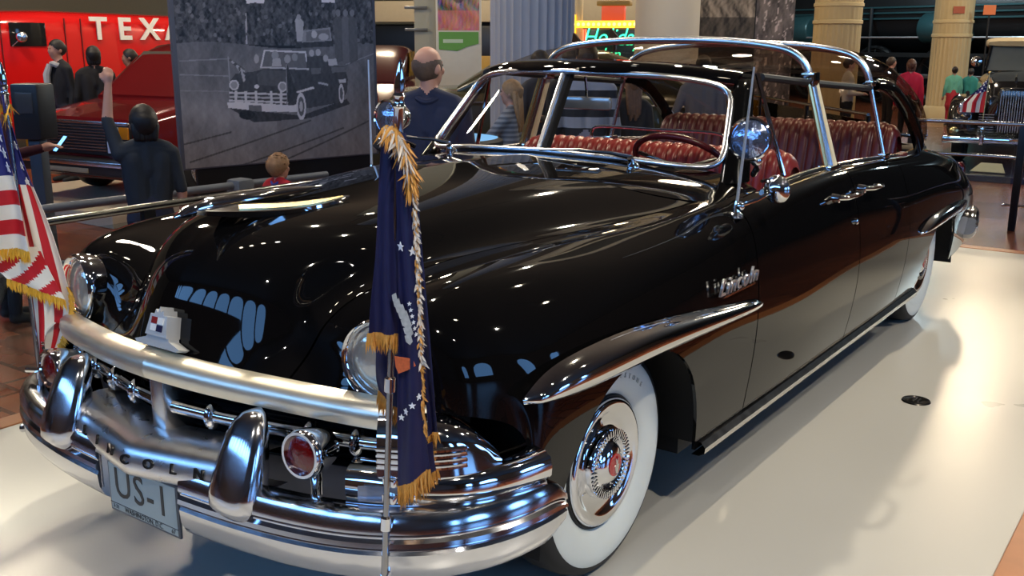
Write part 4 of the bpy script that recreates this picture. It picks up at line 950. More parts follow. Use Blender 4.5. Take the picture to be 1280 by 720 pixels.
# --- sedans behind
def sedan(name, loc, rz, label, paint, L=4.6, hw=.85, glassm=dkglass, hz=.95, rz1=1.55):
    s = empty(name, loc, rz, label, 'car')
    hull([(0, .55, .35, .75, .4), (.12, .78, .28, .88, .35), (.6, hw, .25, hz, .32), (1.4, hw, .25, hz+.03, .32), (3.2, hw, .25, hz+.03, .32), (4.1, hw*.95, .28, hz-.05, .35), (L, hw*.7, .35, .75, .45)]).build('body', paint, s, True, 50)
    hull([(1.25, hw*.80, hz-.1, hz+.05, .4), (1.75, hw*.80, hz-.1, rz1-.08, .4), (2.1, hw*.78, hz-.1, rz1, .4), (2.9, hw*.78, hz-.1, rz1, .4), (3.5, hw*.76, hz-.1, rz1-.2, .4), (3.9, hw*.7, hz-.1, hz, .4)]).build('cabin', paint, s, True, 50)
    for sx in (1, -1):
        pane('side_window', [(sx*hw*.81, 1.62, hz+.06), (sx*hw*.81, 2.25, hz+.06), (sx*hw*.80, 2.25, rz1-.10), (sx*hw*.80, 1.88, rz1-.10)], glassm, s); pane('side_window', [(sx*hw*.81, 2.36, hz+.06), (sx*hw*.81, 3.2, hz+.06), (sx*hw*.80, 2.95, rz1-.10), (sx*hw*.80, 2.36, rz1-.10)], glassm, s)
        mb = MB(); mb.tube([(sx*(hw+.005), .4, hz-.12), (sx*(hw+.012), 2, hz-.10), (sx*(hw), 4.0, hz-.16)], .012, 6); mb.build('side_trim', chrome_soft, s)
        M = basis((0, -1, 0), (0, 0, 1), (sx*.56, .02, .68)); mb = MB(); mb.lathe([(.11, -.05), (.115, .02), (.09, .03), (0, .05)], M, 20); mb.build('headlamp', lensglass, s)
        for y in (.85, 3.65): simple_wheel(s, sx*(hw-.02), y, .34, sx, chrome_soft, 0, .2)
    pane('windscreen', [(-hw*.7, 1.36, hz+.07), (hw*.7, 1.36, hz+.07), (hw*.66, 1.80, rz1-.08), (-hw*.66, 1.80, rz1-.08)], glassm, s)
    mb = MB(); mb.box((-.42, -.03, .42), (.42, .06, .70), bev=.03); mb.build('grille', chrome_soft, s)
    mb = MB(); mb.tube(curve([(-hw, .1, .42), (-.5, -.12, .42), (0, -.16, .42), (.5, -.12, .42), (hw, .1, .42)], 14), .05, 8); mb.build('bumper', chrome_soft, s)
    return s
sedan('olive_sedan', (-6.10, 5.98, FLOOR_Z), R(-54), 'olive vintage saloon car with chrome trim beside the grey fluted column', mat('olive_paint', (.055, .050, .024), .25, .1, .05, coat=.4), rz1=1.70, hz=1.26)
tx = sedan('maroon_sedan', (-11.66, 12.74, FLOOR_Z), R(215.6), 'dark maroon saloon car with yellow painted into its windows behind display panel', mat('oxblood_paint', (.05, .008, .010), .25, .1, .05, coat=.4), rz1=1.72, hz=1.15, glassm=mat('painted_yellow_glass', (.22, .13, .02), .1))  # yellow of the cab behind is painted into the glass colour
sedan('yellow_cab', (-9.6, 15.2, FLOOR_Z), R(-54), 'yellow taxi cab parked beyond the maroon saloon', mat('taxi_yellow', (.75, .40, .02), .25, 0, .05, coat=.4), rz1=1.62, hz=1.1)
# --- black open parade car facing the barrier
pc = empty('parade_car', (-.30, 13.15, FLOOR_Z), R(6), 'black 1930s parade car with tan roof and chrome lamps behind glass barrier', 'car'); bp2 = mat('black_car_paint', (.010, .009, .009), .1, 0, 0, coat=.5)
hull([(.25, .34, .30, 1.0, .4), (.35, .42, .30, 1.18, .4), (1.2, .52, .30, 1.24, .4), (2.3, .70, .30, 1.28, .4), (4.5, .80, .3, 1.2, .4), (5.2, .6, .35, 1.0, .5)]).build('bonnet', bp2, pc, True, 50)
for sx in (1, -1):
    hull([(.0, .10, .42, .66, .6), (.1, .19, .35, .88, .6), (.45, .22, .30, .98, .6), (.9, .22, .30, .90, .6), (1.5, .20, .30, .55, .5)]).build('wing', bp2, pc, True, 60).location.x = sx*.66
    M = basis((0, -1, 0), (0, 0, 1), (sx*.60, .02, .80)); mb = MB(); mb.lathe([(0, -.2), (.08, -.16), (.12, -.02), (.125, .01), (.105, .02)], M, 28); hl = mb.build('headlamp', chrome, pc); mb = MB(); mb.lathe([(.107, .016), (.06, .04), (0, .05)], M, 24); mb.build('lens', lensglass, hl)
    M = basis((0, -1, 0), (0, 0, 1), (sx*.72, -.12, .48)); mb = MB(); mb.lathe([(0, -.1), (.05, -.07), (.06, 0), (.05, .01), (0, .02)], M, 20); mb.build('fog_lamp', goldtrim, pc)
    mb = MB(); mb.tube([(sx*.68, .1, .86), (sx*.40, .1, .86)], .016, 8); mb.build('lamp_bar', chrome, pc)
    simple_wheel(pc, sx*.78, .65, .36, sx, chrome_soft, 0, .18, white=True)
mb = MB(); mb.box((-.20, -.02, .45), (.20, .28, 1.10), bev=.05); g_ = mb.build('grille_shell', bp2, pc)
for k in range(11): x = -.16+k*.032; mb = MB(); mb.box((x-.006, -.035, .48), (x+.006, -.015, 1.06)); mb.build('grille_bar', chrome_soft, g_, False)
for sx in (1, -1):
    for k in range(8): z = .46+k*.035; mb = MB(); mb.box((sx*.33-.10, .10, z), (sx*.33+.10, .12, z+.012)); mb.build('louvre', chrome_soft, g_, False)
mb = MB(); mb.box((-.85, -.30, .32), (.85, -.24, .42), bev=.03); mb.build('bumper', chrome, pc)
for sx in (1, -1): mb = MB(); mb.box((sx*.33-.03, -.34, .30), (sx*.33+.03, -.24, .56), bev=.02); mb.build('bumper_guard', chrome, pc)
pane('windscreen', [(-.58, 2.3, 1.28), (.58, 2.3, 1.28), (.54, 2.42, 1.66), (-.54, 2.42, 1.66)], mat('pale_glass', (.12, .13, .12), .1), pc)
for a, b in (((-.6, 2.28, 1.27), (-.56, 2.42, 1.68)), ((.6, 2.28, 1.27), (.56, 2.42, 1.68)), ((-.56, 2.42, 1.68), (.56, 2.42, 1.68))): mb = MB(); mb.tube([a, b], .025, 8); mb.build('windscreen_frame', bp2, pc)
hull([(2.35, .60, 1.66, 1.74, .5), (2.8, .68, 1.62, 1.80, .5), (4.2, .68, 1.58, 1.78, .5), (4.8, .6, 1.2, 1.68, .5)]).build('roof', mat('tan_canvas', (.42, .32, .17), .8), pc, True, 60)
mb = MB(); mb.lathe([(0, -.1), (.06, -.08), (.085, 0), (.07, .015), (0, .03)], basis((0, -1, 0), (0, 0, 1), (-.74, 2.2, 1.42)), 20); mb.build('spotlight', chrome, pc)
om_ = MB(); om_.tube([(0, .1, 1.16), (0, .0, 1.24), (0, .16, 1.28)], [.02, .015, .006], 8); om_.build('ornament', chrome, pc)
sf = empty('small_flag', (-.62, 12.88, .62), R(20), 'small striped flag on a staff at the black parade car wing', 'flag')
mb = MB(); mb.tube([(0, 0, -.05), (.02, 0, .62)], .008, 8); mb.ball((.02, 0, .63), .02, 10, 6); mb.build('staff', goldtrim, sf)
P = np.array([[(.02-.02*i/29-(.05+.26*min(1, i/20))*j/11, .02*sin(j*.9), .58-.50*i/29-.10*j/11*(1-i/29)) for j in range(12)] for i in range(30)])
mb = MB(); mb.grid(P); mb.m = [2 if (i < 12) else (int(j/2) % 2) for i in range(29) for j in range(11)]; fo = mb.build('cloth', [flag_red, flag_white, navy_b], sf, True, 180, .002)
for i in range(2, 12, 3):
    for j in range(2, 11, 3): mb = MB(); mb.ball(tuple(Vector(P[i, j])+Vector((0, -.004, 0))), .012, 6, 4); mb.build('star', star_m, fo)
for nm, lo, hi, m_ in (('dark_blue_plinth', (-1.6, 11.9, FLOOR_Z), (1.6, 19, -.06), mat('midnight_blue', (.012, .014, .04), .2)),):
    mb = MB(); mb.box(lo, hi, bev=.01); tag(mb.build(nm, m_, None, False), 'low glossy dark blue plinth under the black parade car', 'plinth')
for o_ in (pc,): o_.location.z = -.06
cdp = MB(); cdp.prism([(-.22, 0), (.22, 0), (.16, .13), (-.10, .13)], -.008, .008, basis((0, -1, .5), (0, 0, 1), (-.35, 12.15, -.045))); tag(cdp.build('information_card', mat('cream_card', (.70, .60, .36), .6), None, False), 'cream information card standing before the black parade car', 'sign')
# --- steam locomotive far behind
lc = empty('locomotive', (-6.5, 30.0, FLOOR_Z), R(-22), 'huge dark steam locomotive filling the back of the hall', 'locomotive'); ironm = mat('locomotive_iron', (.010, .012, .014), .35, .3, .3, 2)
mb = MB(); mb.lathe([(0, -11), (1.1, -11), (1.25, -10.6), (1.25, 11), (0, 11)], basis((1, 0, 0), (0, 0, 1), (0, 0, 2.75)), 40); mb.build('boiler', ironm, lc)
mb = MB(); mb.box((-11, -1.5, 1.40), (11, .6, 1.52)); mb.build('running_board', ironm, lc, False)
mb = MB(); mb.tube([(-11, -1.55, 1.95), (11, -1.55, 1.95)], .025, 8); mb.build('handrail', mat('steel_rail', (.55, .57, .60), .3, .8), lc)
for k in range(9):
    x = -9.5+k*2.35
    M = basis((0, -1, 0), (0, 0, 1), (x, -.9, .86)); mb = MB(); mb.lathe([(.86, -.08), (.86, .03), (.78, .05), (.74, .0), (.70, .0)], M, 36); mb.lathe([(.16, .0), (.15, .06), (0, .07)], M, 16)
    for i in range(12): a = 2*pi*i/12; mb.tube([tuple(M @ Vector((.1*cos(a), .1*sin(a), .01))), tuple(M @ Vector((.74*cos(a), .74*sin(a), .01)))], .03, 6)
    mb.build('driving_wheel', ironm, lc)
mb = MB(); mb.box((-9.8, -1.05, .80), (9.6, -.98, .92), bev=.02); mb.build('coupling_rod', mat('rod_steel', (.22, .23, .24), .3, .9), lc)
for x, w_ in ((-8.5, 1.2), (-3, 1.6), (2.5, 1.4), (7.5, 1.2)):
    mb = MB(); mb.lathe([(0, -w_/2), (.38, -w_/2), (.42, -w_/2+.05), (.42, w_/2-.05), (.38, w_/2), (0, w_/2)], basis((1, 0, 0), (0, 0, 1), (x, -1.25, 2.2)), 24); mb.build('air_tank', mat('teal_lit_iron', (.02, .06, .07), .3, .3), lc)  # teal light on tanks and pipes is put into the iron colour
for k in range(7): mb = MB(); mb.tube([(-9+k*3, -1.3, 1.5), (-9+k*3, -1.35, 2.6+.2*(k % 2))], .05, 8); mb.build('pipe', ironm, lc)
for k in range(3): mb = MB(); mb.tube([(-10, -1.28, 2.5+.16*k), (10, -1.28, 2.46+.16*k)], .03, 6); mb.build('pipe', mat('teal_lit_iron', (.02, .06, .07), .3, .3), lc)
# --- railway coach seen past the panel
co = empty('railway_coach', (-12.5, 17.5, FLOOR_Z), R(20), 'dark railway coach with lit buff end wall behind the poster column', 'coach'); mb = MB(); mb.box((-4.5, 0, .9), (4.5, 2.6, 2.2), bev=.2); mb.build('body', ironm, co)
mb = MB(); mb.box((-4.4, -.05, 2.25), (4.4, .05, 2.75), bev=.02); mb.build('lit_fascia', mat('buff_fascia', (.42, .36, .24), .6), co)
for k in range(5): mb = MB(); mb.box((-4.1+k*1.75, -.03, 1.1), (-2.8+k*1.75, .02, 1.45), bev=.02); mb.build('yellow_panel', mat('ochre', (.42, .26, .05), .5), co)
for k in range(4): simple_wheel(co, -3.6+k*2.4, .1, .42, 1, ironm)
for o_ in [c for c in co.children if c.name.startswith('tyre')]: pass

# ---------------------------------------------------------------- columns
def column(name, loc, r, label, m, flutes=0, bands=(), h=9.15, z_fl=(0, 9)):
    c = empty(name, (loc[0], loc[1], FLOOR_Z), R(20), label, 'column'); n = flutes*6 if flutes else 48
    zs = [0, h] if not flutes else [0, max(.02, z_fl[0]), z_fl[0]+.02, z_fl[1], z_fl[1]+.02, h] if z_fl[1] < h else [0, h]
    def ring(z, f): return [((r-(r*.045*(abs(sin(pi*i/6))**.7) if f else 0))*cos(2*pi*i/n), (r-(r*.045*(abs(sin(pi*i/6))**.7) if f else 0))*sin(2*pi*i/n), z) for i in range(n)]
    if flutes and z_fl[1] < h: P = [ring(0, 1), ring(z_fl[1], 1), ring(z_fl[1]+.03, 0), ring(h, 0)]
    else: P = [ring(0, flutes), ring(h, flutes)]
    mb = MB(); mb.grid(P, cv=True, flip=True); mb.build('shaft', m, c, True, 50)
    for z in bands: mb = MB(); mb.lathe([(r*1.0, -.04), (r*1.045, -.03), (r*1.045, .03), (r*1.0, .04)], Matrix.Translation((0, 0, z)), 48); mb.build('band', m, c)
    mb = MB(); mb.lathe([(r*1.12, 0), (r*1.12, .25), (r*1.0, .32)], None, 48); mb.build('base', m, c)
    return c
greyc = mat('grey_plaster', (.40, .40, .42), .7, 0, .05, 3); creamc = mat('cream_plaster', (.62, .55, .42), .7, 0, .04, 3); tanc = mat('tan_plaster', (.46, .36, .19), .7, 0, .06, 3)
column('fluted_column', (-3.543, 5.94), .42, 'grey plaster column with narrow vertical fluting behind the windscreen', greyc, 32)
wc = column('smooth_column', (-4.80, 11.3), .475, 'smooth cream round column beside the neon sign', creamc)
tc1 = column('banded_column', (-4.46, 18.0), .46, 'tan fluted column with two ring bands, nearer the bubble top', tanc, 28, (2.19, 2.52), z_fl=(0, 2.15))
tc2 = column('banded_column', (-3.56, 23.7), .44, 'tan fluted column with notices on it, by the women in green', tanc, 28, (1.97, 2.29), z_fl=(0, 1.95))
for z in np.arange(0, 0): pass
for dx, col, w_, h_ in ((-.05, (.30, .07, .03), .26, .16), (.72, (.60, .16, .05), .28, .22)):
    mb = MB(); pnt = Vector((-3.56, 23.7, 2.40)); pd = Vector((.50, -.86, 0)); sd = Vector((.86, .50, 0)); mb.box((-w_/2, -h_/2, 0), (w_/2, h_/2, .01), basis(pd, (0, 0, 1), pnt+pd*.455+sd*dx*(.9)), .004)
    n_ = empty('notice', pnt+pd*.455+sd*dx*.9, 0, 'small brown red notice on the tan column' if dx < 0 else 'small orange notice on a thin dark post beside tan column', 'notice')
    mb.v = [tuple(Vector(v)-Vector(n_.location)) for v in mb.v]; mb.build('sheet', mat('notice_%d' % int(dx*100), col, .6), n_, False)
    if dx > 0: mb = MB(); mb.tube([(0, .02, -2.55), (0, .02, .1)], .02, 8); mb.build('post', flatblack, n_)
# square column with a poster and green caption
sq = empty('square_column', (-7.26, 8.97, FLOOR_Z), R(36), 'square buff column carrying a colour poster with a green caption', 'column')
mb = MB(); mb.box((-.33, -.33, 0), (.33, .33, 9.15), bev=.02); mb.build('shaft', mat('buff_paint', (.42, .38, .26), .6, 0, .05), sq)
for x in (-.36, .24):
    for z in (1.95, 2.25): mb = MB(); mb.box((x-.10, -.37, z-.02), (x+.22, -.33, z+.02), bev=.005); mb.build('strap', mat('strap_steel', (.2, .18, .14), .4, .6), sq)
mb = MB(); mb.box((-.02, -.40, .8), (.62, -.34, 2.9), bev=.02); mb.build('poster_board', mat('cream_board', (.66, .60, .46), .6), sq)
def printed(name, M, w_, h_, nx, ny, fn, parent, rough=.6, back=.01):
    xs = np.linspace(0, 1, nx+1); zs = np.linspace(0, 1, ny+1); X, Z = np.meshgrid(xs, zs); V = [tuple(M @ Vector(((x-.5)*w_, (z-.5)*h_, 0))) for x, z in zip(X.ravel(), Z.ravel())]
    mb = MB(); mb.v = V; mb.f = [(j*(nx+1)+i, j*(nx+1)+i+1, (j+1)*(nx+1)+i+1, (j+1)*(nx+1)+i) for j in range(ny) for i in range(nx)]; mb.m = [0]*len(mb.f)
    o = mb.build(name, MATS.get('print_%s' % rough) or vcol_mat('print_%s' % rough, rough), parent, False)
    C = fn(X, Z); a = o.data.color_attributes.new('print', 'FLOAT_COLOR', 'POINT'); a.data.foreach_set('color', np.c_[C.reshape(-1, 3), np.ones(C.size//3)].ravel().astype(np.float32)); return o
def blotch(X, Z, n, seed, sx=6, sz=6):
    g = np.random.default_rng(seed); out = 0*X
    for k in range(n):
        f = (1.6**k); p = g.random(4)*6.28; out = out+np.sin(X*sx*f*(1+.3*p[0])+p[1]+2*np.sin(Z*sz*f*.7+p[2]))*np.sin(Z*sz*f+p[3]+1.5*np.sin(X*sx*f*.6+p[0]))/(1.25**k)
    return out
def poster_fn(X, Z):
    b = blotch(X, Z, 6, 3, 9, 9); r = .28+.2*b*.4; C = np.stack([.32+.18*b, .20+.10*np.roll(b, 3, 0), .16+.10*np.roll(b, 5, 1)], -1)
    C[Z < .30] = C[Z < .30]*.5+np.array((.45, .10, .08)); C[(X-.5)**2+(Z-.6)**2 < .04] *= .35; C[(Z > .45) & (Z < .62) & (np.sin(X*40) > .3)] = (.75, .45, .12); return np.clip(C, .01, 1)
printed('poster_print', Matrix.Translation((.30, -.402, 2.40)) @ Matrix.Rotation(pi/2, 4, 'X'), .58, .92, 50, 80, poster_fn, sq)
mb = MB(); mb.prism([(-.28, .14), (.28, .14), (.28, -.02), (.12, -.06), (-.02, -.12), (-.28, -.10)], 0, .006, Matrix.Translation((.30, -.402, 1.78)) @ Matrix.Rotation(pi/2, 4, 'X')); gcap = mb.build('green_caption', mat('caption_green', (.14, .34, .06), .6), sq, False)
mb = MB(); mb.box((-.22, -.03, .006), (.06, .02, .008), Matrix.Translation((.30, -.402, 1.80)) @ Matrix.Rotation(pi/2, 4, 'X')); mb.build('caption_line', mat('caption_pale', (.55, .65, .42), .6), gcap, False)
# brown picture-wrapped pier and a dark picture board
pw = empty('picture_pier', (-4.42, 14.2, FLOOR_Z), R(28), 'pier wrapped in a brown and white printed picture left of tan column', 'pier'); mb = MB(); mb.box((-.42, -.3, 0), (.42, .3, 9.15), bev=.02); mb.build('shaft', mat('umber', (.12, .085, .07), .6), pw)
def wrap_fn(X, Z):
    b = blotch(X, Z, 7, 11, 7, 14); g = .12+.05*b; s_ = blotch(X, Z, 7, 5, 14, 26); g = np.where((s_ > 1.1) & (X > .15), .55, g); return np.clip(np.stack([g*1.05, g*.86, g*.76], -1), .02, 1)
printed('picture_wrap', Matrix.Translation((0, -.302, 1.6)) @ Matrix.Rotation(pi/2, 4, 'X'), .82, 3.1, 40, 150, wrap_fn, pw)
pb = empty('picture_board', (-4.85, 13.6, FLOOR_Z), R(28), 'dark picture board with a pale cloud print beside the cream column', 'board'); mb = MB(); mb.box((-.5, -.02, .4), (.45, .02, 2.9), bev=.01); mb.build('panel', flatblack, pb)
def cloud_fn(X, Z):
    b = blotch(X, Z, 7, 21, 6, 6); g = np.clip(.22+.12*b, .03, .6); g = np.where(Z < .35, g*.3, g); return np.stack([g, g*.82, g*.62], -1)
printed('picture_print', Matrix.Translation((-.02, -.022, 2.35)) @ Matrix.Rotation(pi/2, 4, 'X'), .9, 1.0, 50, 56, cloud_fn, pb)
# ---------------------------------------------------------------- neon motel sign
ns = empty('neon_sign', (-6.55, 12.55, FLOOR_Z), R(14), 'green neon script sign with yellow bulb arrow on a dark board', 'sign')
def neon(name, c, s): return mat(name, c, .4, 0, 0, emis=c, estr=s)
mb = MB(); mb.box((-.36, 0, .0), (.62, .12, 2.0), bev=.02); mb.build('board', mat('sign_green_black', (.006, .020, .010), .3), ns)
mb = MB(); mb.box((-.62, -.02, 2.02), (.62, .14, 2.14), bev=.02); ar = mb.build('arrow_bar', mat('sign_yellow', (.7, .4, .03), .5, emis=(1, .50, .04), estr=1.3), ns)
mb = MB(); mb.prism([(-.84, 2.08), (-.58, 2.24), (-.58, 2.14), (-.58, 2.02), (-.58, 1.92)], -.06, .06, Matrix.Rotation(pi/2, 4, 'X')); mb.build('arrow_head', MATS['sign_yellow'], ns, False)
for k in range(14): mb = MB(); mb.ball((-.60+k*.09, -.035, 2.08), .03, 8, 6); mb.build('bulb', neon('bulb_yellow', (1, .62, .10), 4), ar)
text_obj('neon_script', 'Holiday', .42, Matrix.Translation((.08, -.02, 1.86)) @ Matrix.Rotation(pi/2, 4, 'X'), neon('neon_green', (.04, .85, .40), 2.6), ns, .012, .80, font_shear=.35, bold=-.006)
text_obj('neon_script', 'Inn', .30, Matrix.Translation((.06, -.02, 1.58)) @ Matrix.Rotation(pi/2, 4, 'X'), neon('neon_green', (.04, .85, .40), 2.6), ns, .012, .9, font_shear=.35, bold=-.004)
for k in range(4): mb = MB(); mb.box((-.30+k*.07, -.03, 1.20), (-.26+k*.07, -.02, 1.26)); mb.build('neon_dash', neon('neon_green', (.04, .85, .40), 2.6), ns, False)
for x in (-.42, -.38): mb = MB(); mb.tube([(x, -.02, 1.0), (x, -.02, 2.0)], .014, 6); mb.build('neon_edge', neon('neon_red', (1, .12, .05), 2), ns)
mb = MB(); mb.box((-.12, 0, 2.14), (.28, .12, 2.38), bev=.02); mb.build('red_column', mat('sign_red', (.40, .05, .02), .4, emis=(.8, .1, .03), estr=.5), ns)
mb = MB(); mb.box((-.20, -.03, 2.38), (.38, .15, 2.46), bev=.02); mb.build('sign_shelf', mat('sign_ochre', (.40, .26, .06), .5), ns)
for k, c in enumerate(((1, .1, .05), (.2, .9, .5), (1, .5, .2), (.1, .8, .6), (.2, .5, 1))): a = R(20+k*35); mb = MB(); mb.tube([(.08+.12*cos(a), -.02, 2.5+.12*sin(a)), (.08+.45*cos(a), -.02, 2.5+.45*sin(a))], .014, 6); mb.build('star_ray', neon('neon_ray_%d' % k, c, 2.5), ns)
mb = MB(); mb.tube([(-.52, .06, 0), (-.52, .06, 3.0)], .06, 12); mb.build('pole', mat('cream_pole', (.55, .48, .30), .5), ns)

# ---------------------------------------------------------------- big black-and-white display panel
pA = np.array((-4.49, 2.443)); pB = np.array((-4.106, 4.245)); pz0, pz1 = .643, 2.35
pd_ = pB-pA; pL = float(np.linalg.norm(pd_)); ang = atan2(pd_[1], pd_[0])
dp_ = empty('display_panel', (pA[0], pA[1], FLOOR_Z), ang, 'large black and white street parade photograph on a grey freestanding panel', 'panel')
mb = MB(); mb.box((-.03, -.002, pz0-FLOOR_Z-.012), (pL+.03, .045, pz1-FLOOR_Z), bev=.006); mb.build('board', mat('panel_grey', (.12, .12, .14), .5), dp_)
mb = MB(); mb.box((.10, .005, 0), (pL-.05, .04, pz0-FLOOR_Z-.010)); mb.build('foot_board', flatblack, dp_, False)
def parade(X, Z):
    # picture coordinates: px 222..470 across, py downwards 0..212 (about 1.3 m); the print goes on above
    zz = pz0+Z*(pz1-pz0); tl = (zz-.643)/1.317; tr = (zz-.643)/1.36
    px = (232-10*tl)*(1-X)+470*X; py = (212*(1-tl))*(1-X)+(190*(1-tr))*X
    x = (px-210)*3.27; y = py*3.27
    nz = blotch(X, Z, 9, 2, 30, 26); nz2 = blotch(X, Z, 6, 4, 7, 7); nz3 = blotch(X, Z, 4, 9, 60, 50)
    g = np.where(y < 185, .045+.018*nz+.012*nz3*(y > 10), 0); road = .095+.055*np.clip((y-185)/450, 0, 1)+.010*nz2+.010*nz
    road = road+.05*np.exp(-((y-470-.12*(x-300))/60)**2)*(x < 420)
    g = np.where(y >= 185-12*np.sin(x*.01), road, g)
    def line(x0, y0, x1, y1, w, v):
        d = np.abs((x1-x0)*(y0-y)-(x0-x)*(y1-y0))/np.hypot(x1-x0, y1-y0); m = (d < w) & (x >= min(x0, x1)-w) & (x <= max(x0, x1)+w) & (y >= min(y0, y1)-w) & (y <= max(y0, y1)+w); g[m] = v
    def poly(pts, v):
        ins = np.zeros(x.shape, bool); n = len(pts); j = n-1
        for i in range(n):
            xi, yi = pts[i]; xj, yj = pts[j]; c = ((yi > y) != (yj > y)) & (x < (xj-xi)*(y-yi)/((yj-yi) or 1e-9)+xi); ins ^= c; j = i
        g[ins] = v if np.isscalar(v) else v[ins]
    def ell(cx, cy, rx, ry, v): g[((x-cx)/rx)**2+((y-cy)/ry)**2 < 1] = v
    for a in ((90, 665, 560, 490), (430, 665, 860, 470), (70, 590, 240, 540), (250, 690, 700, 520)): line(*a, 3.5, .055)
    line(60, 250, 240, 240, 2, .2); line(60, 305, 235, 310, 2, .2); line(60, 370, 240, 372, 2, .18); line(720, 260, 850, 215, 2, .18)
    line(308, 60, 308, 178, 3, .28); poly([(308, 0), (385, 0), (380, 18), (312, 20)], .5); poly([(618, 0), (680, 0), (678, 16), (622, 14)], .5)
    gg = np.random.default_rng(5)
    for k in range(240):   # heads in the crowd
        cx, cy = gg.random()*800+50, 20+gg.random()*150; ell(cx, cy, 5+gg.random()*4, 6+gg.random()*6, .02+.12*gg.random()**2)
    poly([(505, 85), (520, 65), (540, 90), (540, 170), (512, 170)], .30); ell(521, 72, 9, 11, .25)
    poly([(540, 125), (655, 112), (662, 168), (530, 185)], .20); poly([(552, 130), (650, 120), (652, 160), (548, 170)], .12); poly([(505, 175), (665, 165), (668, 188), (505, 195)], .03)
    ell(585, 140, 12, 16, .35); ell(625, 150, 22, 14, .30)
    for cx in (692, 725, 755): poly([(cx-18, 80), (cx, 60), (cx+20, 80), (cx+22, 240), (cx-16, 260)], .07 if cx != 725 else .10); ell(cx, 55, 11, 14, .14)
    poly([(235, 440), (520, 470), (720, 400), (735, 420), (560, 480), (330, 500)], .03)
    poly([(238, 335), (262, 300), (340, 290), (372, 280), (560, 270), (600, 268), (715, 268), (728, 320), (722, 372), (690, 415), (545, 440), (500, 455), (240, 420)], .040)
    poly([(345, 300), (372, 283), (480, 290), (500, 330), (480, 355), (350, 345)], .065); poly([(565, 275), (715, 270), (720, 290), (570, 300)], .10)
    poly([(362, 272), (380, 205), (545, 212), (556, 278)], .10)
    line(362, 274, 378, 206, 3.5, .42); line(378, 206, 545, 212, 3.5, .42); line(545, 212, 556, 278, 3.5, .42); line(362, 274, 556, 280, 3, .36)
    ell(420, 225, 14, 18, .22); ell(470, 240, 13, 17, .25); ell(500, 232, 12, 16, .20); poly([(410, 240), (440, 235), (445, 270), (405, 270)], .30)
    for cx, cy in ((572, 215), (600, 212), (632, 235)): ell(cx, cy, 11, 14, .30); poly([(cx-20, cy+14), (cx+20, cy+14), (cx+26, cy+60), (cx-24, cy+60)], .045)
    poly([(640, 240), (678, 236), (684, 262), (645, 266)], .34)
    for cx, cy in ((256, 346), (447, 352)): ell(cx, cy, 19, 21, .42); ell(cx, cy, 13, 15, .22)
    for k in range(3): line(240, 378+k*16, 470, 384+k*16, 4, .40 if k != 1 else .3)
    for cx in (262, 300, 340, 400, 440): line(cx, 375, cx, 425, 5, .42)
    poly([(228, 418), (262, 414), (480, 428), (535, 420), (540, 440), (500, 455), (380, 455), (232, 440)], .46); poly([(310, 428), (362, 430), (360, 455), (310, 452)], .10)
    ell(303, 468, 30, 20, .012); ell(522, 432, 20, 56, .42); ell(522, 432, 13, 40, .08); ell(522, 432, 7, 22, .34); ell(697, 378, 12, 40, .40); ell(697, 378, 7, 26, .08)
    poly([(500, 372), (575, 350), (582, 358), (510, 378)], .42); poly([(686, 322), (718, 318), (720, 332), (690, 336)], .36); line(600, 335, 635, 342, 4, .3)
    for k in range(6): poly([(236+k*9, 244+k*8), (243+k*9, 240+k*8), (300, 282+k*9), (292, 290+k*9)], .30 if k % 2 else .06)
    line(236, 235, 240, 330, 3, .2); poly([(462, 262), (470, 264), (508, 390), (470, 425), (462, 400)], .03); line(464, 262, 464, 425, 2, .18)
    ell(345, 240, 10, 18, .26); ell(343, 352, 10, 8, .45)
    g = np.clip(g+.006*nz3, .006, .6); return np.stack([g*1.02, g*.93, g*.92], -1)*1.9
printed('photo_print', Matrix.Translation((pL/2, -.004, (pz0+pz1)/2-FLOOR_Z)) @ Matrix.Rotation(pi/2, 4, 'X'), pL, pz1-pz0, 330, 300, parade, dp_, .45)
# blue-lit round table, audio post, crate
bt = empty('round_table', (-2.66, 3.40, FLOOR_Z), 0, 'round dark drum table with a glowing blue top inside the hall', 'table')
mb = MB(); mb.lathe([(.0, 0), (.50, 0), (.50, .06), (.42, .12), (.42, .95), (.50, 1.02), (.50, 1.06), (.46, 1.08)], None, 40); mb.build('drum', mat('slate_drum', (.03, .035, .04), .4), bt)
mb = MB(); mb.lathe([(.47, 1.075), (0, 1.078)], None, 40); mb.build('lit_top', mat('blue_screen', (.1, .25, .4), .3, 0, .3, 5, emis=(.16, .42, .75), estr=.9), bt)
kp = empty('audio_post', (-4.50, 1.25, FLOOR_Z), R(20), 'black audio guide box on a slim grey post by the pipe railing', 'kiosk'); mb = MB(); mb.box((-.05, -.04, 0), (.05, .04, 1.15), bev=.01); mb.build('post', mat('post_grey', (.07, .08, .10), .4, .3), kp)
mb = MB(); mb.box((-.11, -.09, 1.12), (.11, .09, 1.50), bev=.02); bx_ = mb.build('box', mat('box_black', (.015, .016, .018), .4), kp)
mb = MB(); mb.box((-.07, -.095, 1.30), (.07, -.088, 1.44), bev=.003); mb.build('screen', mat('screen_grey', (.06, .065, .07), .2), bx_)
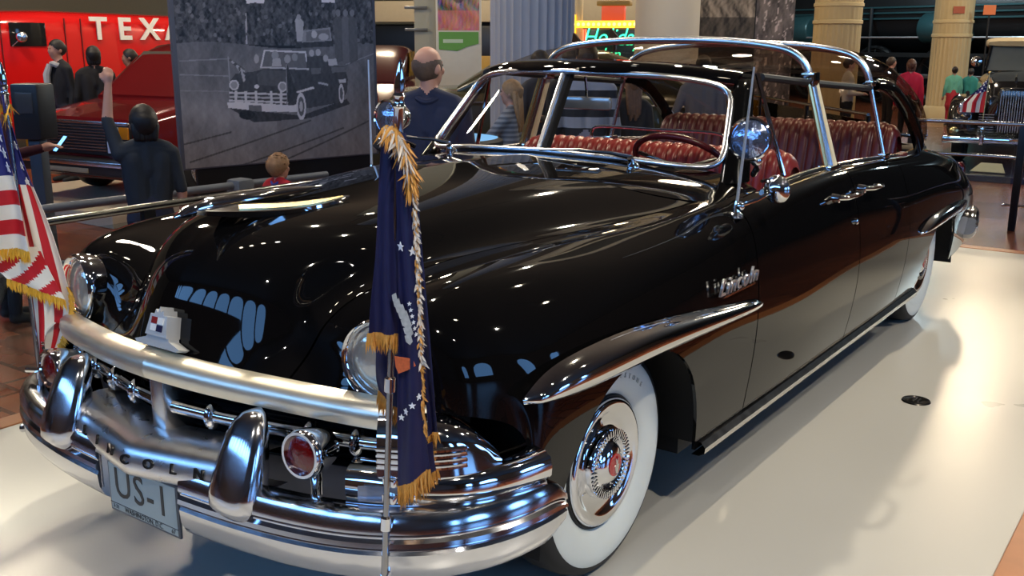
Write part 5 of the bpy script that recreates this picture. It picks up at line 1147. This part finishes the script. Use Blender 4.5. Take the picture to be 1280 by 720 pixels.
# ================================================================== visitors
def capsule(mb, p0, p1, r0, r1, k=12, n=4):
    p0 = Vector(p0); p1 = Vector(p1); d = p1-p0; L = d.length; d.normalize(); prof = [(r0*cos(a), -r0*sin(a)*-1*-1) for a in np.linspace(pi/2, 0, n)]+[(r1*cos(a), L+r1*sin(a)) for a in np.linspace(0, pi/2, n)]
    mb.lathe([(max(r, 1e-4), h) for r, h in prof], basis(d, (0, .3, 1), p0), k)
def remesh(mb, vox):
    me = bpy.data.meshes.new('tmp'); me.from_pydata(mb.v, [], mb.f)
    bm = bmesh.new(); bm.from_mesh(me); bmesh.ops.remove_doubles(bm, verts=bm.verts[:], dist=2e-4); bmesh.ops.holes_fill(bm, edges=[e for e in bm.edges if e.is_boundary]); bmesh.ops.recalc_face_normals(bm, faces=bm.faces[:]); bm.to_mesh(me); bm.free()
    o = bpy.data.objects.new('tmp', me); COL.objects.link(o); md = o.modifiers.new('r', 'REMESH'); md.mode = 'VOXEL'; md.voxel_size = vox
    sm_ = o.modifiers.new('s', 'SMOOTH'); sm_.iterations = 3; sm_.factor = .5
    dg = bpy.context.evaluated_depsgraph_get(); out = bpy.data.meshes.new_from_object(o.evaluated_get(dg)); bpy.data.objects.remove(o); bpy.data.meshes.remove(me); return out
SK = {'fair': mat('skin_fair', (.50, .26, .19), .5, 0, .06), 'tan': mat('skin_tan', (.36, .18, .12), .5, 0, .06), 'dark': mat('skin_brown', (.20, .10, .07), .5, 0, .06)}
def cloth_m(c, name=None):
    key = name or 'cloth_%02x%02x%02x' % tuple(int(min(1, v)*255) for v in c); return mat(key, c, .8, 0, .12, 25, bump=.05)
def stripe_mat(name, c1, c2, freq, thr=.0):
    m = bpy.data.materials.new(name); m.use_nodes = True; nt = m.node_tree; b = nt.nodes['Principled BSDF']; tc = nt.nodes.new('ShaderNodeTexCoord'); sp_ = nt.nodes.new('ShaderNodeSeparateXYZ'); mm = nt.nodes.new('ShaderNodeMath'); mm.operation = 'MULTIPLY'; mm.inputs[1].default_value = freq
    s_ = nt.nodes.new('ShaderNodeMath'); s_.operation = 'SINE'; g_ = nt.nodes.new('ShaderNodeMath'); g_.operation = 'GREATER_THAN'; g_.inputs[1].default_value = thr; mx = nt.nodes.new('ShaderNodeMix'); mx.data_type = 'RGBA'; mx.inputs[6].default_value = (*c1, 1); mx.inputs[7].default_value = (*c2, 1)
    nt.links.new(tc.outputs['Object'], sp_.inputs[0]); nt.links.new(sp_.outputs[2], mm.inputs[0]); nt.links.new(mm.outputs[0], s_.inputs[0]); nt.links.new(s_.outputs[0], g_.inputs[0]); nt.links.new(g_.outputs[0], mx.inputs[0]); nt.links.new(mx.outputs[2], b.inputs['Base Color']); b.inputs['Roughness'].default_value = .85; return m
def person(x, y, H, off, label, top, legs, skin='fair', hair=(.03, .02, .015), hairstyle='short', arms=('down', 'down'), sleeve=1., bulk=1., vox=.014, skirt=None, collar=None, child=False, headturn=0., zoff=0., scarf=None, shoe=(.02, .02, .02)):
    """local frame: faces -y; off = turn from facing straight away from the visitor (+ is to the left)"""
    face = math.degrees(atan2(x-2.29, -(y+2.53)))+off
    t = empty('person', (x, y, FLOOR_Z+zoff), R(face), label, 'person'); s = H/1.75; hs = s*(1.12 if child else 1.0)
    segs = []; b = bulk
    def C_(p0, p1, r0, r1, lab): segs.append((np.array(p0)*s, np.array(p1)*s, r0*s, r1*s, lab))
    hipz, shz = .92, 1.43
    for sx in (1, -1):
        C_((sx*.09, 0, hipz-.02), (sx*.10, -.01, .50), .088*b, .062*b, 'legs'); C_((sx*.10, -.01, .50), (sx*.105, .02, .10), .060*b, .045*b, 'legs')
        C_((sx*.105, .03, .05), (sx*.115, -.14, .035), .042, .034, 'shoe')
        C_((sx*.08, 0, hipz), (sx*.03, 0, hipz+.10), .10*b, .11*b, 'legs')
    for sx in (1, -1):
        C_((sx*.055, 0, .98), (sx*.075, -.005, 1.20), .105*b, .108*b, 'top'); C_((sx*.075, -.005, 1.20), (sx*.095, 0, 1.35), .108*b, .095*b, 'top'); C_((sx*.05, .0, 1.42), (sx*.165, 0, 1.40), .075, .066*b, 'top')
    C_((0, .005, 1.42), (0, -.005, 1.55), .058, .052, 'skin'); C_((0, .012, 1.28), (0, .012, 1.425), .088, .072, 'top')
    for sx in (1, -1): C_((sx*.035, .014, 1.475), (sx*.15, .006, 1.435), .050, .052, 'top')
    if skirt: C_((0, 0, .95), (0, 0, .62), .14*b, .20*b, 'skirt')
    hands = []
    for sx, arm in ((1, arms[0]), (-1, arms[1])):
        sh = np.array((sx*.185, 0, 1.395))
        el, wr = {'down': ((sx*.235, .02, 1.12), (sx*.25, -.05, .88)), 'front': ((sx*.23, .03, 1.13), (sx*.16, -.22, 1.12)), 'pocket': ((sx*.28, .08, 1.14), (sx*.20, -.06, .96)),
                  'reach': ((sx*.24, -.16, 1.20), (sx*.22, -.42, 1.12)), 'up': ((sx*.24, -.10, 1.64), (sx*.20, -.20, 1.90)), 'phone': ((sx*.25, -.10, 1.14), (sx*.14, -.34, 1.20)), 'chest': ((sx*.25, -.05, 1.14), (sx*.05, -.20, 1.22))}[arm]
        el = np.array(el); wr = np.array(wr); m_ = sh+(el-sh)*.5
        up_lab = 'top' if sleeve > .25 else 'skin'; fo_lab = 'top' if sleeve > .8 else 'skin'; ex = .006 if fo_lab == 'top' else 0
        C_(sh, m_, .060*b, .052*b, 'top'); C_(m_, el, .052*b if up_lab == 'top' else .045, .046*b if up_lab == 'top' else .040, up_lab); C_(el, wr, (.043+ex)*(b if fo_lab == 'top' else 1), .028+ex, fo_lab)
        d = wr-el; d /= np.linalg.norm(d); side = np.cross(d, (0, 0, 1.) if abs(d[2]) < .8 else (0, 1., 0)); side /= np.linalg.norm(side); nrm = np.cross(side, d); hands.append(wr)
        palm = wr+d*.055; C_(wr, palm, .026, .036, 'skin')
        for k, (o_, ln) in enumerate(((-.030, .062), (-.010, .074), (.010, .070), (.029, .056))):
            a0 = palm+side*o_+d*.02; a1 = a0+d*ln*.55-nrm*.008; C_(a0, a1, .0115, .0105, 'skin'); C_(a1, a1+d*ln*.40-nrm*.024, .0105, .009, 'skin')
        C_(wr+d*.02+side*-.028, wr+d*.055+side*-.058-nrm*.012, .0125, .0105, 'skin'); C_(wr+d*.055+side*-.058-nrm*.012, wr+d*.088+side*-.056-nrm*.024, .0105, .009, 'skin')
    mb = MB()
    for p0, p1, r0, r1, lab in segs: capsule(mb, p0, p1, r0, r1)
    # head with face relief
    hc = Vector((0, -.012*s, (1.75-.115*1.0)*s)) if not child else Vector((0, -.01, H-.118*hs)); Hm = Matrix.Translation(hc) @ Matrix.Rotation(R(headturn), 4, 'Z')
    hd = MB()
    hd.ball((0, .012, .02), (.078, .094, .098)); hd.ball((0, -.028, -.05), (.058, .062, .068)); hd.ball((0, -.045, -.09), (.034, .034, .030))
    hd.lathe([(.004, -.002), (.009, .01), (.014, .035), (.017, .05), (.004, .058)], basis((0, -.25, -1), (0, 1, 0), (0, -.084, .022)), 10)
    for sx in (1, -1): hd.ball((sx*.080, .018, -.012), (.012, .024, .034)); hd.ball((sx*.030, -.078, .028), (.022, .014, .010)); hd.ball((sx*.040, -.070, -.02), (.022, .018, .022))
    hd.ball((0, -.083, -.056), (.024, .012, .008)); hd.ball((0, -.081, -.068), (.020, .012, .008))
    S_ = Matrix.Scale(hs, 4); nv0 = len(mb.v)
    mb.add([tuple(Hm @ S_ @ Vector(v)) for v in hd.v], hd.f)
    me = remesh(mb, vox*max(.75, s)); labs = ['skin', 'top', 'legs', 'shoe', 'skirt']
    mats_ = [SK[skin], top if not isinstance(top, tuple) else cloth_m(top), legs if not isinstance(legs, tuple) else cloth_m(legs), cloth_m(shoe), cloth_m(skirt) if skirt else cloth_m(shoe)]
    for m_ in mats_: me.materials.append(m_)
    n = len(me.polygons); ctr = np.zeros(n*3); me.polygons.foreach_get('center', ctr); ctr = ctr.reshape(-1, 3); best = np.full(n, 9.); idx = np.zeros(n, int)
    for p0, p1, r0, r1, lab in segs+[(np.array(hc), np.array(hc)+np.array((0, 0, .02)), .10*hs, .10*hs, 'skin')]:
        d = p1-p0; L2 = d@d; tt = np.clip(((ctr-p0)@d)/max(L2, 1e-9), 0, 1); dist = np.linalg.norm(ctr-(p0+tt[:, None]*d), axis=1)-(r0+(r1-r0)*tt); mk = dist < best; best[mk] = dist[mk]; idx[mk] = labs.index(lab)
    me.polygons.foreach_set('material_index', idx.astype(np.int32)); me.shade_smooth(); me.name = 'body'; bo = bpy.data.objects.new('body', me); link(bo, t)
    # eyes and lips as small inlays on the face
    em = MB()
    for sx in (1, -1): em.ball((sx*.030, -.087, .012), (.011, .006, .006), 10, 6)
    e2 = MB(); e2.v = [tuple(Hm @ S_ @ Vector(v)) for v in em.v]; e2.f = em.f; e2.m = em.m; e2.build('eyes', mat('eye_dark', (.03, .02, .02), .2), t)
    # hair
    hm = mat('hair_%02x%02x%02x' % tuple(int(v*255) for v in hair), hair, .55, 0, .35, 40, bump=.3); hb = MB()
    def shell(keep, g=.007, fluff=.004):
        n1, n2 = (50, 80) if hairstyle == 'bald' else (24, 40); P = np.zeros((n1+1, n2, 3)); gg = np.random.default_rng(int(abs(x*100)))
        ph = gg.random(4)*6
        for i in range(n1+1):
            for j in range(n2):
                a = pi*i/n1; q = 2*pi*j/n2; k = 1+fluff*(22 if hairstyle == 'messy' else 8)*(sin(5*q+ph[0])*sin(4*a+ph[1])+.6*sin(9*q+ph[2])*sin(a))*.1
                P[i, j] = ((.078+g)*k*sin(a)*cos(q), .012+(.094+g)*k*sin(a)*sin(q)+(.012 if a > 1.3 else 0)*max(0, sin(q)), .02+(.098+g)*k*cos(a))
        F = []
        for i in range(n1):
            for j in range(n2):
                c = (P[i, j]+P[i+1, (j+1) % n2])/2
                if keep(c): F.append((i*n2+j, (i+1)*n2+j, (i+1)*n2+(j+1) % n2, i*n2+(j+1) % n2))
        hb.add([tuple(Hm @ S_ @ Vector(p)) for p in P.reshape(-1, 3)], F)
    if hairstyle == 'bald': shell(lambda c: c[2] < .038+.010*sin(c[0]*60+1) and c[2] > -.085 and c[1] > -.035+(.03 if c[2] < -.02 else 0), .004, .001)
    else:
        big = .014 if hairstyle in ('bob', 'long') else .020 if hairstyle == 'messy' else .008
        shell(lambda c: c[2] > .070-(c[1]+.085)*1.05 and c[2] > -.095, big, .012 if hairstyle == 'messy' else .006)
        lump = MB()
        if hairstyle == 'messy':
            gq = np.random.default_rng(4)
            for k in range(60):
                a = gq.random()*1.5; q = gq.random()*6.28; p_ = Vector((.095*sin(a)*cos(q), .012+.11*sin(a)*sin(q), .02+.115*cos(a))); capsule(lump, p_, p_+Vector((gq.normal(0, .018), .012+gq.normal(0, .014), .012-.03*gq.random())), .011, .004, 6, 3)
        
        if hairstyle == 'long':
            for k in range(7): capsule(lump, (-.066+.022*k, .072, -.01), (-.060+.020*k, .105, -.30-.03*(k % 3)), .034, .020, 8, 3)
        if hairstyle == 'bob':
            for k in range(5): capsule(lump, (-.06+.030*k, .055, -.01), (-.054+.027*k, .062, -.09), .034, .026, 8, 3)
        if hairstyle == 'bun': lump.ball((0, .125, .055), (.045, .045, .045))
        hb.add([tuple(Hm @ S_ @ Vector(v)) for v in lump.v], lump.f)
    hb.build('hair', hm, t, True, 180, thick=.004)
    if scarf or collar:
        sb = MB(); zc = 1.455*s; sb.tube([(.082*s*cos(a), .075*s*sin(a)-.005, zc+.012*sin(3*a)) for a in np.linspace(0, 2*pi, 20, endpoint=False)], (.034 if scarf else .020)*s, 8, closed=True)
        if scarf: sb.tube([(-.05*s, -.09*s, zc), (-.06*s, -.135*s, zc-.12*s), (-.05*s, -.14*s, zc-.30*s)], [.035*s, .045*s, .04*s], 8)
        sb.build('scarf' if scarf else 'collar', cloth_m(scarf or collar), t)
    t['hand_r'] = 0; del t['hand_r']
    return t, [Vector(h*s) for h in hands]
BLK = (.010, .010, .013)
person(-9.95, 4.67, 1.79, 120, 'person in black coat and pale grey scarf beside the red truck', BLK, (.02, .02, .03), 'fair', (.015, .012, .012), scarf=(.42, .42, .44), vox=.016, headturn=-10)
person(-9.47, 4.86, 1.71, 0, 'person with black hair and black jacket, back turned, before the red truck', (.012, .011, .012), BLK, 'tan', (.012, .010, .010), 'bob', vox=.016)
person(-10.1, 5.80, 1.67, 80, 'person with short dark hair between red truck and minivan bonnet', (.03, .02, .02), BLK, 'tan', (.02, .015, .012), vox=.018)
g_, gh = person(-3.06, 1.12, 1.41, 8, 'child in charcoal shirt with one arm raised high by pipe railing', (.020, .026, .036), (.02, .025, .05), 'fair', (.010, .008, .008), 'bob', arms=('up', 'down'), sleeve=.5, vox=.011, child=True)
person(-2.75, 1.88, 1.07, -50, 'small blond child in red shirt with blue collar below display panel', (.42, .012, .022), (.02, .03, .08), 'fair', (.27, .145, .07), 'messy', vox=.010, collar=(.03, .05, .30), child=True)
pp, ph_ = person(-4.02, .70, 1.60, -75, 'person in plum top holding out a phone, half hidden by striped flag', (.055, .010, .020), BLK, 'fair', (.20, .17, .13), 'short', arms=('phone', 'down'), vox=.012)
mb = MB(); mb.box((-.035, -.006, -.07), (.035, .006, .07), bev=.005); pho = mb.build('phone', flatblack, None); pM = pp.matrix_basis @ Matrix.Translation(ph_[0]+Vector((0, -.13, .02))); pho.matrix_world = pM @ Matrix.Rotation(R(40), 4, 'X'); tag(pho, 'small phone with a glowing blue screen in the hand of person in plum', 'phone')
mb = MB(); mb.box((-.030, .006, -.06), (.030, .0072, .06)); mb.build('screen', mat('phone_blue', (.1, .3, .9), .3, emis=(.15, .45, 1), estr=2.5), pho, False)
person(-1.54, 1.98, 1.76, -12, 'balding person in navy jacket seen from behind, beside windscreen', (.010, .016, .050), (.02, .02, .03), 'fair', (.12, .078, .058), 'bald', bulk=1.12, vox=.010, collar=(.010, .016, .05), headturn=-25)
person(-3.01, 5.30, 1.71, 40, 'person with short black hair passing in front of grey fluted column', (.05, .05, .06), BLK, 'fair', (.015, .012, .012), vox=.018)
person(-2.60, 4.28, 1.48, 70, 'girl with long fair hair and thin striped top at round blue table', stripe_mat('thin_stripes', (.30, .31, .34), (.14, .15, .18), 160), (.30, .01, .20), 'fair', (.34, .20, .10), 'long', arms=('reach', 'down'), vox=.013)
person(-2.55, 5.12, 1.74, 30, 'person in plain black coat standing next to wide-striped sweater', (.010, .009, .010), BLK, 'fair', (.03, .02, .015), arms=('front', 'front'), vox=.015)
person(-2.02, 4.51, 1.78, 0, 'person in grey sweater with wide black stripes, back turned', stripe_mat('wide_stripes', (.30, .31, .36), (.02, .02, .025), 42, .25), (.20, .20, .26), 'fair', (.06, .04, .03), vox=.014)
person(-2.34, 5.84, 1.50, 20, 'person with wavy brown hair and dark coat beyond the seats', (.03, .025, .022), BLK, 'fair', (.14, .07, .035), 'long', vox=.016)
person(-2.22, 7.11, 1.66, 0, 'person in pale grey shirt with black hair behind the windscreen', (.26, .28, .34), BLK, 'tan', (.015, .012, .012), arms=('pocket', 'down'), vox=.014)
person(-2.89, 13.96, 1.56, -75, 'person in cream cardigan with dark hair before banded tan column', (.58, .52, .42), BLK, 'fair', (.03, .02, .015), 'short', arms=('front', 'front'), vox=.02)
person(-3.21, 17.5, 1.53, -60, 'person in dark jacket beyond the bubble top', (.02, .02, .025), BLK, 'fair', (.05, .03, .02), vox=.024)
person(-2.35, 15.6, 1.52, 0, 'person in bright red vest with auburn hair beyond bubble top', (.50, .010, .050), BLK, 'fair', (.09, .035, .02), 'bob', vox=.022)
person(-2.92, 21.46, 1.29, 15, 'woman in pale green top with bun, red coat over her arm', (.10, .34, .25), (.30, .012, .025), 'tan', (.02, .012, .010), 'bun', vox=.024, skirt=(.30, .012, .025))
person(-2.62, 21.64, 1.26, -20, 'woman in dark teal top with black hair beside tan column', (.02, .20, .19), BLK, 'tan', (.015, .012, .012), 'short', vox=.024)
